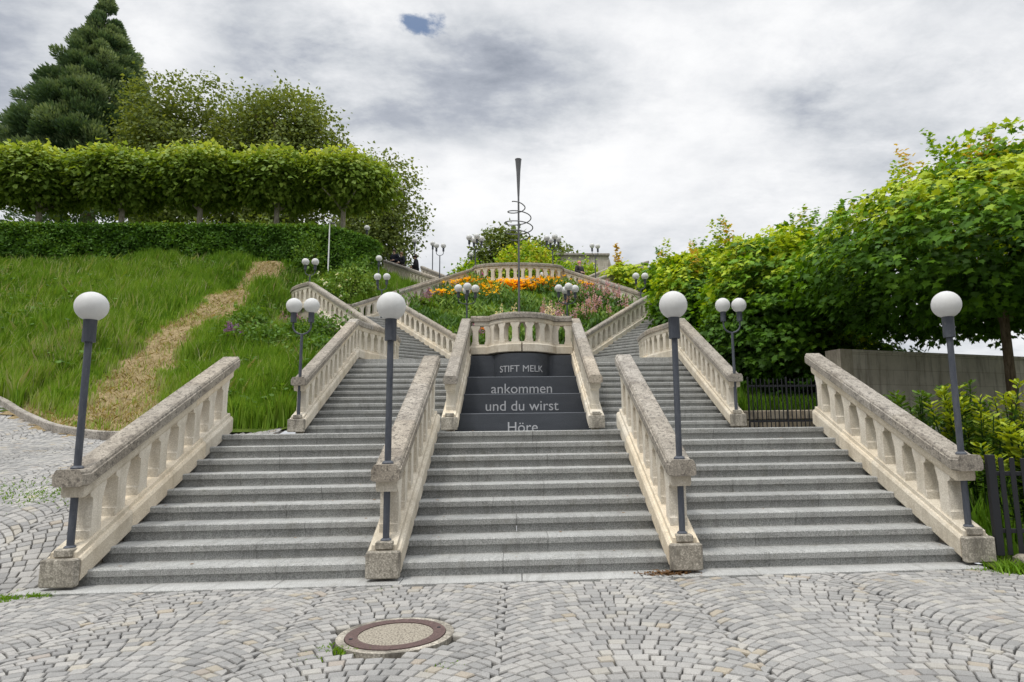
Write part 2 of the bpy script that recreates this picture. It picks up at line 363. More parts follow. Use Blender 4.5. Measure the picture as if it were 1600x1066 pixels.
# ---------------------------------------------------------------- terrain heights
CP = np.array([(-5, -1, 0), (-8, -3, 0), (-12, -4, .05), (-5, -4, 0), (-14, -8, 0), (-20, -2, .5), (-7, -.6, .05), (-10, -1, .15),
 (-4.7, -.1, .02), (-4.8, 1, .40), (-4.8, 2, .72), (-4.9, 3.2, 1.05), (-5.2, 5, 1.3), (-6.5, 1., .52), (-6.5, 2.5, .80), (-7, 4.5, 1.12), (-9, 2, .72), (-10, 4.5, 1.2), (-13, 5, 1.5),
 (-8.31, 7, 1.41), (-9.72, 7.5, 1.59), (-11.1, 8.5, 1.93), (-12.3, 9.5, 2.3), (-5.5, 6.3, 1.42), (-18, 12, 3.2), (-30, 14, 4),
 (-5, 4, 1.2), (-5, 6.4, 1.5), (-4.9, 8.3, 2.25), (-4.9, 10.2, 3.05), (-4.7, 12.6, 3.5), (-5., 14.5, 3.9), (-7, 16.5, 4.7), (-8.8, 18.1, 5.5), (-10, 20.5, 6.4), (-8.8, 23.3, 7.3), (-7.2, 26, 9.5), (-4.6, 26.8, 8.6),
 (-8, 9, 2.3), (-8, 12, 3.5), (-10, 14, 4.8), (-10, 20, 7.2), (-12, 25.5, 10.1), (-18, 14, 4.4), (-18, 20, 7.3), (-18, 25.5, 10.1), (-28, 25.5, 10.1), (-28, 16, 5.0), (-28, 20, 7.3), (-12, 28, 10.3), (-28, 28, 10.3), (-8, 28.5, 10.2), (-14, 10.5, 2.8),
 (-45, 28, 10.3), (-45, 14, 4.2),
 (5.2, 0, .06), (5.3, 3, .45), (7, 1, .2), (12, 2, .3), (5.3, 6, 1.2), (7, 7, 1.4), (5.1, 8.4, 2.2), (5.2, 10, 3.0), (5, 14, 3.8), (9, 18, 5.4), (10, 26, 8.0), (12, 10, 1.8), (20, 10, .4), (20, 30, .5), (8, 12, 2.8), (15, 16, .8), (13, 26, 3.), (25, 20, 0), (30, 40, -1), (60, 20, -1), (60, 32, -1), (5.2, 7.3, 1.15), (6.2, 7.35, 1.15), (7.2, 7.6, 1.25), (5, -.4, .02), (9, -.5, .08), (40, 10, 1)], float)
def _k(d): return np.sqrt(d*d+.25)
_A = _k(np.linalg.norm(CP[:, None, :2]-CP[None, :, :2], axis=2)); _A[np.diag_indices(len(CP))] += .5*0+.02
_n = len(CP); _B = np.zeros((_n+1, _n+1)); _B[:_n, :_n] = _A; _B[:_n, _n] = 1; _B[_n, :_n] = 1
_wt = np.linalg.solve(_B, np.append(CP[:, 2], 0))
def H(x, y):
    x = np.atleast_1d(np.asarray(x, float)); y = np.atleast_1d(np.asarray(y, float)); out = np.empty(len(x))
    for i in range(0, len(x), 20000):
        q = np.stack([x[i:i+20000], y[i:i+20000]], 1)
        out[i:i+20000] = _k(np.linalg.norm(q[:, None]-CP[None, :, :2], axis=2)) @ _wt[:_n] + _wt[_n]
    return out
KERB = [(-40, 15.), (-18, 12.3), (-12.3, 9.5), (-11.1, 8.5), (-9.72, 7.5), (-8.31, 7.), (-6.6, 6.7), (-4.6, 6.5)]
def y_kerb(x): return np.interp(x, [p[0] for p in KERB], [p[1] for p in KERB])
_LIM = [(-20, 4.75), (10.3, 4.72), (12.6, 4.15), (14.1, 4.2), (18.45, 8.35), (20.1, 9.5), (21.6, 9.3), (22.6, 8.6), (22.9, 8.0), (26.2, 4.4), (31, 8.0), (31.2, 8.0), (60, 8.0)]
def x_lim(y): return np.interp(y, [p[0] for p in _LIM], [p[1] for p in _LIM])
PATH = [(-7.4, 7.5, .7), (-9.0, 8.4, 1.3), (-9.9, 10.5, .95), (-10.5, 13.5, .8), (-10.9, 17, .8), (-11.5, 21, .85), (-12.2, 25., .9)]
def path_mask(x, y):
    x = x+.04*np.sin(y*1.3+1)+.09*np.sin(y*5.1+x*3)+.09*np.sin(y*11+x*7); out = np.zeros(len(x)); q = np.stack([x, y], 1)
    for (ax, ay, aw), (bx, by, bw) in zip(PATH, PATH[1:]):
        a = np.array((ax, ay)); b = np.array((bx, by)); t = np.clip(((q-a) @ (b-a))/((b-a) @ (b-a)), 0, 1)
        dd = np.linalg.norm(q-(a+t[:, None]*(b-a)), axis=1); w = aw+(bw-aw)*t
        out = np.maximum(out, np.clip(1.35-dd/w, 0, 1))
    kd = y-y_kerb(x)
    out = np.maximum(out, np.where((x < -6.4) & (x > -11.6), np.clip(1.2-kd/1.05, 0, 1)*.9, 0))
    return out
def terrain(name, inside, xs, ys, clampx, dz, mat, mask=False, rough=0.):
    X, Y = np.meshgrid(xs, ys); Xc = clampx(X.ravel(), Y.ravel()); Yr = Y.ravel()
    Z = H(Xc, Yr)+dz
    if rough: Z = Z+rough*(np.sin(Xc*2.1+np.sin(Yr*1.3)*2)*np.sin(Yr*1.9+np.cos(Xc*1.1)*2))
    ins = inside(X.ravel(), Yr).reshape(X.shape); nx = len(xs); used = {}; V = []; Fc = []
    for j in range(len(ys)-1):
        for i in range(nx-1):
            if ins[j, i] or ins[j+1, i] or ins[j, i+1] or ins[j+1, i+1]:
                f = []
                for k in (j*nx+i, j*nx+i+1, (j+1)*nx+i+1, (j+1)*nx+i):
                    if k not in used: used[k] = len(V); V.append((Xc[k], Yr[k], Z[k]))
                    f.append(used[k])
                Fc.append(tuple(f))
    o = mesh(name, V, Fc, mat, smooth=True); kind(o, 'structure')
    if mask:
        a = o.data.attributes.new('path', 'FLOAT', 'POINT'); v = np.array(V); a.data.foreach_set('value', path_mask(v[:, 0], v[:, 1]).astype(np.float32))
    return o
_xs = np.concatenate([np.linspace(-70, -30, 14)[:-1], np.linspace(-30, -13, 46)[:-1], np.arange(-13, -3.9, .2)])
_ys = np.concatenate([np.arange(5, 16, .25), np.arange(16, 31, .5)])
terrain('hillside', lambda x, y: (y > y_kerb(x)-.05) & (x < -x_lim(y)+2*AX), _xs, _ys, lambda x, y: np.minimum(x, -x_lim(y)+2*AX-.0), 0., M_HILL, True, .05)
_xs = np.concatenate([np.arange(4, 14, .4), np.linspace(14, 70, 24)]); _ys = np.concatenate([np.arange(-.4, 30, .5)])
terrain('hillside', lambda x, y: (x > x_lim(y)-.1) & (y > -.3), _xs, _ys, lambda x, y: np.maximum(x, x_lim(y)-.02), 0., M_HILL, False, .03)
_xs = np.concatenate([np.linspace(-70, -16, 20)[:-1], np.arange(-16, -4, .3)]); _ys = np.arange(-4, 14.2, .3)
terrain('street', lambda x, y: (y < y_kerb(x)+.1) & (x < -4.4) & (y > -3.2), _xs, _ys, lambda x, y: np.minimum(x, -4.5), -.03, M_JOINT)
o = MB().add([(-90, -90, -.034), (90, -90, -.034), (90, .1, -.034), (-90, .1, -.034)], [(0, 1, 2, 3)]).build('street', M_JOINT); kind(o, 'structure')
o = MB().box(-200, 9.5, 32.5, 400, 4, 10.02).build('plateau', M_SOIL); kind(o, 'structure')
o = MB().box(-70, AX-8.1, 28.9, 32.6, 4, 10.04).build('plateau', M_SOIL); kind(o, 'structure')
# ---------------------------------------------------------------- cobbles (stones are the street's own surface)
def setts(name, region, cols, rows, W=1.6, R=1.02, rowstep=.102, x0=-20., y0=-9.):
    V = []; T = []; nst = 17
    ee = [[random.uniform(-.012, .012)+(.028 if r % 2 else -.028) for r in range(rows)] for c in range(cols+1)]
    for c in range(cols):
        cx = x0+c*W; shift = random.uniform(0, rowstep)*0
        for r in range(rows):
            cy = y0+r*rowstep-R
            lo = -math.asin(min(.97, (W/2-ee[c][r])/R)); hi = math.asin(min(.97, (W/2+ee[c+1][r])/R))
            n = nst+random.choice((-1, 0, 0, 1)); cuts = [lo+(hi-lo)*(i+(.5 if r % 2 else 0)+random.uniform(-.16, .16))/n for i in range(0, n+1)]
            cuts = [lo]+[v for v in cuts if lo+.05 < v < hi-.05]+[hi]
            for a0, a1 in zip(cuts, cuts[1:]):
                am = (a0+a1)/2; mx = cx+R*math.sin(am); my = cy+R*math.cos(am)
                if not region(mx, my): continue
                ca = math.cos(am); h = rowstep*.5-.0045/ca; gx = .0045; q = []
                for a, sg, g in ((a0, -1, gx), (a1, -1, -gx), (a1, 1, -gx), (a0, 1, gx)):
                    if lo < a < hi: a = min(hi, max(lo, a+sg*rowstep*.5*math.sin(a)/R))
                    q.append((cx+R*math.sin(a)+g*math.cos(a)+random.uniform(-.004, .004), cy+R*math.cos(a)-g*math.sin(a)+sg*h+random.uniform(-.004, .004)))
                V.append((q, mx, my, random.uniform(-.004, .004), random.uniform(-.035, .035), random.uniform(-.035, .035))); T.append(random.random())
    mx = np.array([v[1] for v in V]); my = np.array([v[2] for v in V])
    on = (mx < -4.5) & (my > -3)
    z = np.where(on, H(mx, my), 0.); zx = np.where(on, (H(mx+.05, my)-H(mx-.05, my))/.1, 0); zy = np.where(on, (H(mx, my+.05)-H(mx, my-.05))/.1, 0)
    mb = MB(); tint = []
    for i, (q, x, y, dz, tx, ty) in enumerate(V):
        def P(px, py, d): return (px, py, z[i]+zx[i]*(px-x)+zy[i]*(py-y)+d+(tx*(px-x)+ty*(py-y)))
        mxx = sum(p[0] for p in q)/4; myy = sum(p[1] for p in q)/4
        low = [P(px, py, -.045) for px, py in q]; mid = [P(px, py, dz-.008) for px, py in q]
        top = [P(px+(mxx-px)*.11, py+(myy-py)*.11, dz) for px, py in q]; ctr = P(mxx, myy, dz+.0025)
        Fc = [(k, (k+1) % 4, 4+(k+1) % 4, 4+k) for k in range(4)]+[(4+k, 4+(k+1) % 4, 8+(k+1) % 4, 8+k) for k in range(4)]+[(8+k, 8+(k+1) % 4, 12) for k in range(4)]
        mb.add(low+mid+top+[ctr], Fc); tint += [T[i]]*13
    o = mesh(name, mb.V, mb.F, M_SETT, tint=tint); kind(o, 'structure'); return o
MH = (-.86, -1.80, .405)
def reg_street(x, y):
    if (x-MH[0])**2+(y-MH[1])**2 < (MH[2]+.045)**2: return False
    if x > 4.9 and y > -.62 - .12*(x-4.9): return False
    if y < -.29: return -13 < x < 13 and y > -6.2
    return False
def reg_apron(x, y): return -13.5 < x < -4.62 and -.29 <= y < float(np.interp(x, [p[0] for p in KERB], [p[1] for p in KERB]))-.12
setts('cobbled_street', reg_street, 18, 78, x0=-13.72, y0=-6.6)
setts('cobbled_apron', reg_apron, 8, 118, x0=-14.2, y0=-1., rowstep=.112)
# granite strip at the foot of the steps
mb = MB()
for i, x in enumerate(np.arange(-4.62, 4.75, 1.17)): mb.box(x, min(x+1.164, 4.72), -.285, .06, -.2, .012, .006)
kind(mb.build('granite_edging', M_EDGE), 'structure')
# kerb of the hill
kp = [(x, y, float(H(x, y)[0])) for x, y in [(KERB[i][0]*(1-t)+KERB[i+1][0]*t, KERB[i][1]*(1-t)+KERB[i+1][1]*t) for i in range(1, len(KERB)-2) for t in np.linspace(0, 1, 7)[:-1]]]
_kp2 = [Vector(p) for p in kp]
for _ in range(3): _kp2 = [_kp2[0]]+[(_kp2[i-1]+_kp2[i]*2+_kp2[i+1])/4 for i in range(1, len(_kp2)-1)]+[_kp2[-1]]
o = MB().sweep([(-.07, -.2), (.07, -.2), (.07, .11), (.055, .13), (-.055, .13), (-.07, .11)], _kp2).build('kerb', M_CAP, smooth=False)
tag(o, 'long curved stone kerb between cobbled slope and grassy bank', 'kerb')
# manhole
t = thing('manhole_cover', 'round manhole cover with rusty iron ring set in the cobbles', 'manhole cover', (MH[0], MH[1], 0))
def ring(r0, r1, z0, z1, n=48):
    mb = MB(); V = []
    for r, z in ((r0, z0), (r1, z0), (r1, z1), (r0, z1)): V += [(r*math.cos(2*PI*k/n), r*math.sin(2*PI*k/n), z) for k in range(n)]
    mb.add(V, [(j*n+k, j*n+(k+1) % n, ((j+1) % 4)*n+(k+1) % n, ((j+1) % 4)*n+k) for j in range(4) for k in range(n)]); return mb
ring(.355, .41, -.05, .004).build('outer_ring', M_BLOCK, t)
ir = ring(.265, .35, -.05, .010).build('iron_ring', M_RUST, t)
for a in (.35, .35+PI): MB().lathe([(.014, 0), (.014, .003)], 10, (.31*math.cos(a), .31*math.sin(a), .0095)).build('lifting_hole', M_BLACK, ir)
MB().lathe([(.263, -.05), (.263, .004), (.18, .007), (.02, .008)], 40).build('concrete_infill', M_AGG, t)
# ---------------------------------------------------------------- stairs
RISE, TREAD = .16, .336
def flight(name, label, L0, R0, dr, n, z0, tread=TREAD, rise=RISE, group=None):
    L0 = Vector((*L0, 0)); R0 = Vector((*R0, 0)); d = Vector((dr[0], dr[1], 0)).normalized()
    c = (L0+R0)/2; t = thing(name, label, 'stairs', (c.x, c.y, z0), group); L0 = L0-c; R0 = R0-c
    for k in range(n):
        pr = [(.03, -.14), (.03, .088), (0., .091), (-.002, .148), (.012, .16), (tread+.08, .16), (tread+.08, -.14)]
        jt = [0]+sorted(random.uniform(.25, .75) for _ in range(1))+[1]
        mb = MB(); tn = []
        for a, b in zip(jt, jt[1:]):
            A = L0.lerp(R0, a); B = L0.lerp(R0, b); g = (R0-L0).normalized()*.0022
            if a > 0: A = A+g
            if b < 1: B = B-g
            N = len(pr); s0 = len(mb.V)
            mb.add([tuple(q+d*(k*tread+dd-.0)+Vector((0, 0, k*rise+zz))) for q in (A, B) for dd, zz in pr],
                   [tuple(range(N)), tuple(range(2*N-1, N-1, -1))]+[(i, N+i, N+(i+1) % N, (i+1) % N) for i in range(N)])
            tn += [random.random()]*(2*N)
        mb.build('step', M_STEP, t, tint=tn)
    return t
RX = [-4.29, -1.29, 1.695, 4.75]
for a, b, lab in ((0, 1, 'lower left flight of grey granite steps beside the cobbled slope'), (1, 2, 'lower middle flight of grey granite steps below the dark inscribed wall'), (2, 3, 'lower right flight of grey granite steps beside the black iron fence')):
    flight('stair_flight', lab, (RX[a]+.08, 0), (RX[b]-.08, 0), (0, 1), 9, 0., group='lower flights of granite steps')
UX = [-4.3, -1.32, 1.64, 4.56]
Y2 = 6.53; N2 = 12; Z1 = 1.44; Z2 = Z1+N2*RISE; YT = Y2+(N2-1)*TREAD+.06
flight('stair_flight', 'upper left flight of granite steps left of the dark inscribed wall', (UX[0]+.06, Y2), (UX[1]-.06, Y2), (0, 1), N2, Z1, group='middle flights of granite steps')
flight('stair_flight', 'upper right flight of granite steps right of the dark inscribed wall', (UX[2]+.06, Y2), (UX[3]-.06, Y2), (0, 1), N2, Z1, group='middle flights of granite steps')
# landings
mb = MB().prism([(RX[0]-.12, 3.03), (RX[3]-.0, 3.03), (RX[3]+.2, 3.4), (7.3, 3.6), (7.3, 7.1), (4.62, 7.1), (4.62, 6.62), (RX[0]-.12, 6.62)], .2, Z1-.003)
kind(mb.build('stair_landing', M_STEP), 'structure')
def ux(u, s): return AX+s*u
PA0i, PA0o = (1.55, 16.45), (4.0, 14.1)        # feet of the outward flights
PA1i, PA1o = (5.7, 20.8), (8.15, 18.45)        # their heads
PB1i = (2.15, 24.1); PB0b, PB1b = (7.75, 22.9), (4.2, 26.2)
Z3 = Z2+18*RISE; Z4 = Z3+13*RISE; Z5 = Z4+14*RISE
def unit(a, b): v = Vector((b[0]-a[0], b[1]-a[1])); return v.normalized(), v.length
for s, side in ((-1, 'left'), (1, 'right')):
    P = lambda p: (ux(p[0], s), p[1])
    def fl(nm, lab, i0, o0, i1, n, z, grp):
        d, L = unit(P(i0), P(i1)); L0, R0 = (P(o0), P(i0)) if s < 0 else (P(i0), P(o0))
        flight(nm, lab, L0, R0, d, n, z, tread=L/n, group=grp)
    fl('stair_flight', f'slanting {side} flight of steps rising outward beside the flower bed', PA0i, PA0o, PA1i, 18, Z2, 'slanting flights of steps')
    fl('stair_flight', f'high {side} flight of steps climbing inward behind the flower bed', PA1i, PB0b, PB1i, 13, Z3, 'high flights of steps')
    poly = [(1.3, 10.22), (4.6, 10.22), (4.3, 11.3), (4.1, 12.6), (4.15, 14.1), PA0o, PA0i]
    if s < 0: poly = poly[::-1]
    mb = MB().prism([P(p) for p in poly], 2.2, Z2-.003); kind(mb.build('stair_landing', M_STEP), 'structure')
    poly = [PA1i, PA1o, (8.9, 19.1), (9.35, 20.1), (9.2, 21.6), (8.4, 22.6), PB0b]
    mb = MB().prism([P(p) for p in poly], 4., Z3-.003); kind(mb.build('stair_landing', M_STEP), 'structure')
    C0b = (2.6, 28.1)
    mb = MB().prism([P(p) for p in ((7.85, 30.95), (5.9, 32.4), (6.6, 34), (10, 34), (9.6, 31))], 6., Z5-.003); kind(mb.build('stair_landing', M_STEP), 'structure')
    d, L = unit(P(PB1b), P((7.9, 31.0)))
    flight('stair_flight', f'topmost {side} flight of steps turning outward to the plateau', P(PB1b) if s > 0 else P(C0b), P(C0b) if s > 0 else P(PB1b), d, 14, Z4, tread=L/14, group='topmost flights of steps')
poly = [ux(-2.15, 1), 24.1], [ux(2.15, 1), 24.1], [ux(4.2, 1), 26.2], [ux(2.6, 1), 28.1], [ux(2.6, 1), 33], [ux(-2.6, 1), 33], [ux(-2.6, 1), 28.1], [ux(-4.2, 1), 26.2]
mb = MB().prism([(ux(-1.2, 1), 23.5), (ux(1.2, 1), 23.5)]+[tuple(p) for p in poly[1:]]+[tuple(poly[0])], 4., Z4-.003); kind(mb.build('stair_landing', M_STEP), 'structure')
# ---------------------------------------------------------------- balustrades
def resample(path, s0, s1):
    P = [Vector(p) for p in path]; L = [0.]
    for a, b in zip(P, P[1:]): L.append(L[-1]+(Vector((b.x, b.y))-Vector((a.x, a.y))).length)
    if s1 is None or s1 <= 0: s1 = L[-1]+(s1 or 0)
    def at(s):
        for i in range(len(P)-1):
            if s <= L[i+1] or i == len(P)-2:
                return P[i].lerp(P[i+1], (s-L[i])/max(1e-6, L[i+1]-L[i]))
    return [at(s0)]+[P[i] for i in range(len(P)) if s0+.02 < L[i] < s1-.02]+[at(s1)], L[-1], at
PR_CAP = [(-.108, .955), (-.138, .972), (-.138, 1.07), (-.127, 1.078), (-.123, 1.098), (-.106, 1.12), (.106, 1.12), (.123, 1.098), (.127, 1.078), (.138, 1.07), (.138, .972), (.108, .955)]
PR_BEAM = [(-.095, .85), (.095, .85), (.105, .88), (.105, .958), (-.105, .958), (-.105, .88)]
PR_PL = [(-.155, .085), (.155, .085), (.168, .10), (.168, .275), (.15, .305), (.125, .31), (.12, .355), (-.12, .355), (-.125, .31), (-.15, .305), (-.168, .275), (-.168, .10)]
def pieces(mb, prof, path, s0, s1, step, gap=.0025):
    _, L, _ = resample(path, 0, None); e = (s1 or 0)+L if (s1 is None or s1 <= 0) else s1
    n = max(1, round((e-s0)/step)); n = 3 if n == 2 else n; tn = []
    for i in range(n):
        a = s0+(e-s0)*i/n+(gap/2 if i else 0); b = s0+(e-s0)*(i+1)/n-(gap/2 if i < n-1 else 0)
        k0 = len(mb.V); mb.sweep(prof, resample(path, a, b)[0]); tn += [random.random()]*(len(mb.V)-k0)
    return tn
_bal = {}
def baluster_mesh(sl):
    key = round(sl, 2)
    if key in _bal: return _bal[key]
    ws, wb, wt = .074, .092, .118
    R = [(wb, .335+sl*wb), (wb, .418), (ws+.004, .424), (ws, .44), (ws, .735), (ws+.012, .738), (ws+.012, .752+sl*.03), (wt, .808+sl*wt), (wt, .856+sl*wt)]
    Lf = [(-wt, .856-sl*wt), (-wt, .808-sl*wt), (-ws-.012, .752-sl*.03), (-ws-.012, .738), (-ws, .735), (-ws, .44), (-ws-.004, .424), (-wb, .418), (-wb, .335-sl*wb)]
    pl = R+Lf; n = len(pl); me = bpy.data.meshes.new('baluster')
    me.from_pydata([(x, l, z) for l in (-.092, .092) for x, z in pl], [], [tuple(range(n)), tuple(range(2*n-1, n-1, -1))]+[(i, n+i, n+(i+1) % n, (i+1) % n) for i in range(n)])
    bm = bmesh.new(); bm.from_mesh(me); bmesh.ops.recalc_face_normals(bm, faces=bm.faces); bm.to_mesh(me); bm.free()
    me.materials.append(M_STONE); _bal[key] = me; return me
def balustrade(label, path, newel=False, group=None, wall=.9, b0=.3, bend=.15, sp=.33, cap_ext=(0, 0), plinth_trim=(0, 0), newel_lift=0.):
    x, y, z = path[0]; t = thing('stone_balustrade', label, 'balustrade', (x, y, z), group)
    path = [(p[0]-x, p[1]-y, p[2]-z) for p in path]
    _, L, at = resample(path, 0, None)
    mb = MB(); tn = pieces(mb, PR_CAP, path, 0, None, 1.35); mb.build('handrail', M_CAP, t, tint=tn)
    mb = MB(); tn = pieces(mb, PR_BEAM, path, .09, -.12 if plinth_trim[1] else None, 1.35); mb.build('top_beam', M_STONE, t, tint=tn)
    pp = [(path[0][0], path[0][1], path[0][2]-.035)]+path[2:] if newel else path
    mb = MB(); tn = pieces(mb, PR_PL, pp, .05 if newel else plinth_trim[0], -plinth_trim[1], .78); mb.build('plinth', M_STONE, t, tint=tn)
    w = [(-.072, -wall), (.072, -wall), (.072, .14), (-.072, .14)]
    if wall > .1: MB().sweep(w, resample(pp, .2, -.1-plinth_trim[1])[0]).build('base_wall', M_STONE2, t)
    if newel:
        e = .055+newel_lift
        d = (Vector(path[1])-Vector(path[0])); assert abs(d.x) < 1e-6
        mb = MB().box(-.162, .162, -.03, .052, e-.018, .292, .012); mb.build('newel_block', M_BLOCK, t)
        mb = MB().box(-.085, .085, .025, .23, .30, .375, .01); mb.build('newel_foot', M_BLOCK, t)
    n = max(2, round((L-b0-bend)/sp)); s = np.linspace(b0, L-bend-plinth_trim[1], n)
    for v in s:
        p = at(v); q = at(min(L, v+.03)); r = at(max(0, v-.03)); h = Vector((q.x-r.x, q.y-r.y)); sl = (q.z-r.z)/max(1e-6, h.length)
        o = link(baluster_mesh(sl), 'baluster', None, t, (p.x, p.y, p.z)); o.rotation_euler = (0, 0, math.atan2(h.y, h.x))
    return t
SL = RISE/TREAD
G1 = 'balustrades of the lower stairs'
for x, lab in zip(RX, ('lower stone balustrade at far left beside the cobbled slope', 'lower stone balustrade between the left and middle flights, dirty front block', 'lower stone balustrade between the middle and right flights', 'lower stone balustrade at far right beside the black iron fence')):
    balustrade(lab, [(x, -.15, 0), (x, -.02, 0), (x, 3.22, 3.12*SL)], True, G1, .5, .34, .12, .364, plinth_trim=(0, .2))
def arc(pts, n=8):               # smooth a polyline in plan
    P = [Vector(p) for p in pts]
    for _ in range(3):
        Q = [P[0]]
        for a, b in zip(P, P[1:]): Q += [a.lerp(b, .25), a.lerp(b, .75)]
        P = Q+[P[-1]]
    return [tuple(p) for p in P]
YE = Y2+N2*TREAD
for s, side in ((-1, 'left'), (1, 'right')):
    xo = UX[0] if s < 0 else UX[3]; xi = UX[1] if s < 0 else UX[2]
    crv = arc([(xo, YE-.05, Z2), (xo, 11.0, Z2), (ux(4.0, s), 12.3, Z2), (ux(3.95, s), 13.2, Z2), (ux(4.0, s), 14.1, Z2)])
    balustrade(f'outer {side} balustrade of the upper stairs curving inward at its top', [(xo, Y2-.25, Z1), (xo, Y2-.12, Z1)]+crv, True, 'outer balustrades of the upper stairs', .9, .34, newel_lift=0.)
    balustrade(f'inner {side} balustrade beside the dark inscribed wall', [(xi, Y2-.25, Z1), (xi, Y2-.12, Z1), (xi, YE-.05, Z2), (ux(1.55, s), 16.45, Z2)], True, 'inner balustrades of the upper stairs', .9, .34)
    z = lambda p, h: (ux(p[0], s), p[1], h)
    balustrade(f'slanting {side} balustrade along the front edge of the flower bed', [z(PA0i, Z2), z(PA1i, Z3)], False, 'slanting balustrades round the flower bed', 1.0, .2)
    crv = arc([z(PA1o, Z3), z((8.6, 18.8), Z3), z((9.2, 19.5), Z3), z((9.5, 20.6), Z3), z((9.3, 21.9), Z3), z((8.6, 22.8), Z3), z(PB0b, Z3)])
    balustrade(f'outer {side} balustrade rising to a rounded landing above the ' + ('green bank' if s < 0 else 'maple row'), [z(PA0o, Z2)]+crv, False, 'outer slanting balustrades', 1.2, .2)
    balustrade(f'high {side} balustrade on the upper edge of the flower bed', [z(PA1i, Z3), z(PB1i, Z4)], False, 'high balustrades round the flower bed', 1.0, .2)
    balustrade(f'rear {side} balustrade behind the high flight of steps', [z(PB0b, Z3), z(PB1b, Z4)], False, 'rear balustrades of the high flights', 1.6, .2)
    balustrade(f'topmost near {side} balustrade ' + ('below three people in dark jackets' if s < 0 else 'hidden behind maple leaves'), [z(PB1b, Z4), z((7.9, 31.0), Z5)], False, 'topmost balustrades', 1.8, .2)
    balustrade(f'topmost far {side} balustrade ' + ('behind three people in dark jackets' if s < 0 else 'behind bright green tree'), [z(C0b, Z4), z((5.9, 32.4), Z5)], False, 'far topmost balustrades', 1.8, .2)
crv = [(ux(-2.15, 1), 24.1, Z4)]+[(ux(u, 1), 24.1-.85*math.sqrt(max(0, 1-(u/2.15)**2))**.8, Z4) for u in np.linspace(-2.0, 2.0, 15)]+[(ux(2.15, 1), 24.1, Z4)]
balustrade('curved stone balustrade of the top terrace above the orange flowers', crv, False, None, 1.0, .2)
# curved balustrade over the inscribed wall
def bulge(off=0.):
    pts = [(ux(-1.34, 1), 10.25, Z2), (ux(-.80-off*.6, 1), 10.25-off, Z2)]
    for a in np.linspace(-1, 1, 13): pts.append((ux(math.sin(a*1.15)*.80, 1), 10.25-.15-(math.cos(a*1.15)-math.cos(1.15))*.80, Z2))
    return pts+[(ux(.80+off*.6, 1), 10.25-off, Z2), (ux(1.34, 1), 10.25, Z2)]
balustrade('short stone balustrade with a round bay above the STIFT MELK inscription', bulge(), False, None, .02, .12, .1, .30)
# ---------------------------------------------------------------- inscribed wall
t = thing('inscribed_wall', 'dark granite wall in four tiers engraved with pale words', 'wall', (AX, 6.8, Z1))
def text_mesh(txt, width, bend=None):
    cu = bpy.data.curves.new('lettering', 'FONT'); cu.body = txt; cu.size = 1; cu.extrude = .004; cu.align_x = 'CENTER'
    o = bpy.data.objects.new('tmp', cu); COL.objects.link(o); dg = bpy.context.evaluated_depsgraph_get(); dg.update()
    me = bpy.data.meshes.new_from_object(o.evaluated_get(dg)); bpy.data.objects.remove(o)
    v = np.empty(len(me.vertices)*3); me.vertices.foreach_get('co', v); v = v.reshape(-1, 3)
    x0, x1 = v[:, 0].min(), v[:, 0].max(); k = width/(x1-x0); v[:, 0] = (v[:, 0]-(x0+x1)/2)*k; v[:, 1] *= k
    me.name = 'lettering'; return me, v
tiers = [(6.75, Z1-.05, 1.815, 'Höre', .62, 1.42), (7.75, 1.7, 2.275, 'und du wirst', 1.63, 1.895), (8.75, 2.15, 2.745, 'ankommen', 1.46, 2.345)]
zt0 = 6.8
for y, z0, z1, txt, w, zb in tiers:
    p = MB().box(-1.45, 1.45, y-zt0, y+1.15-zt0, z0-Z1, z1-Z1, .014).build('dark_panel', M_PANEL, t)
    me, v = text_mesh(txt, w); q = np.stack([v[:, 0]-.02, np.full(len(v), y-zt0-.002)-v[:, 2], v[:, 1]+zb-Z1], 1)
    me.vertices.foreach_set('co', q.ravel()); link(me, 'lettering', M_LETTER, p)
MB().box(-1.45, 1.45, 9.92-zt0, 10.6-zt0, 2.6-Z1, Z2-Z1+.03, .004).build('dark_panel', M_PANEL, t)
by = 10.10; R = .735
poly = [(math.sin(a)*R/math.sin(1.2), by-zt0-.14-(math.cos(a)-math.cos(1.2))*R/math.sin(1.2)) for a in np.linspace(-1.2, 1.2, 25)]+[(R, by-zt0+.3), (-R, by-zt0+.3)]
RR = R/math.sin(1.2); cyb = by-zt0-.14+math.cos(1.2)*RR
p = MB().prism(poly, 2.6-Z1, Z2-Z1+.045).build('curved_panel', M_PANEL, t)
me, v = text_mesh('STIFT MELK', 1.20)
a = (v[:, 0]-.02)/RR; rr = RR+.002+v[:, 2]; q = np.stack([np.sin(a)*rr, cyb-np.cos(a)*rr, v[:, 1]+2.93-Z1], 1)
me.vertices.foreach_set('co', q.ravel()); link(me, 'lettering', M_LETTER, p)
# the solid mass behind, carrying the bed
mb = MB().box(AX-1.42, AX+1.42, 10.55, 10.9, 2.4, Z2+.02); tag(mb.build('retaining_wall', M_STONE2), 'low stone retaining wall behind the round bay, hidden by flowers', 'wall')
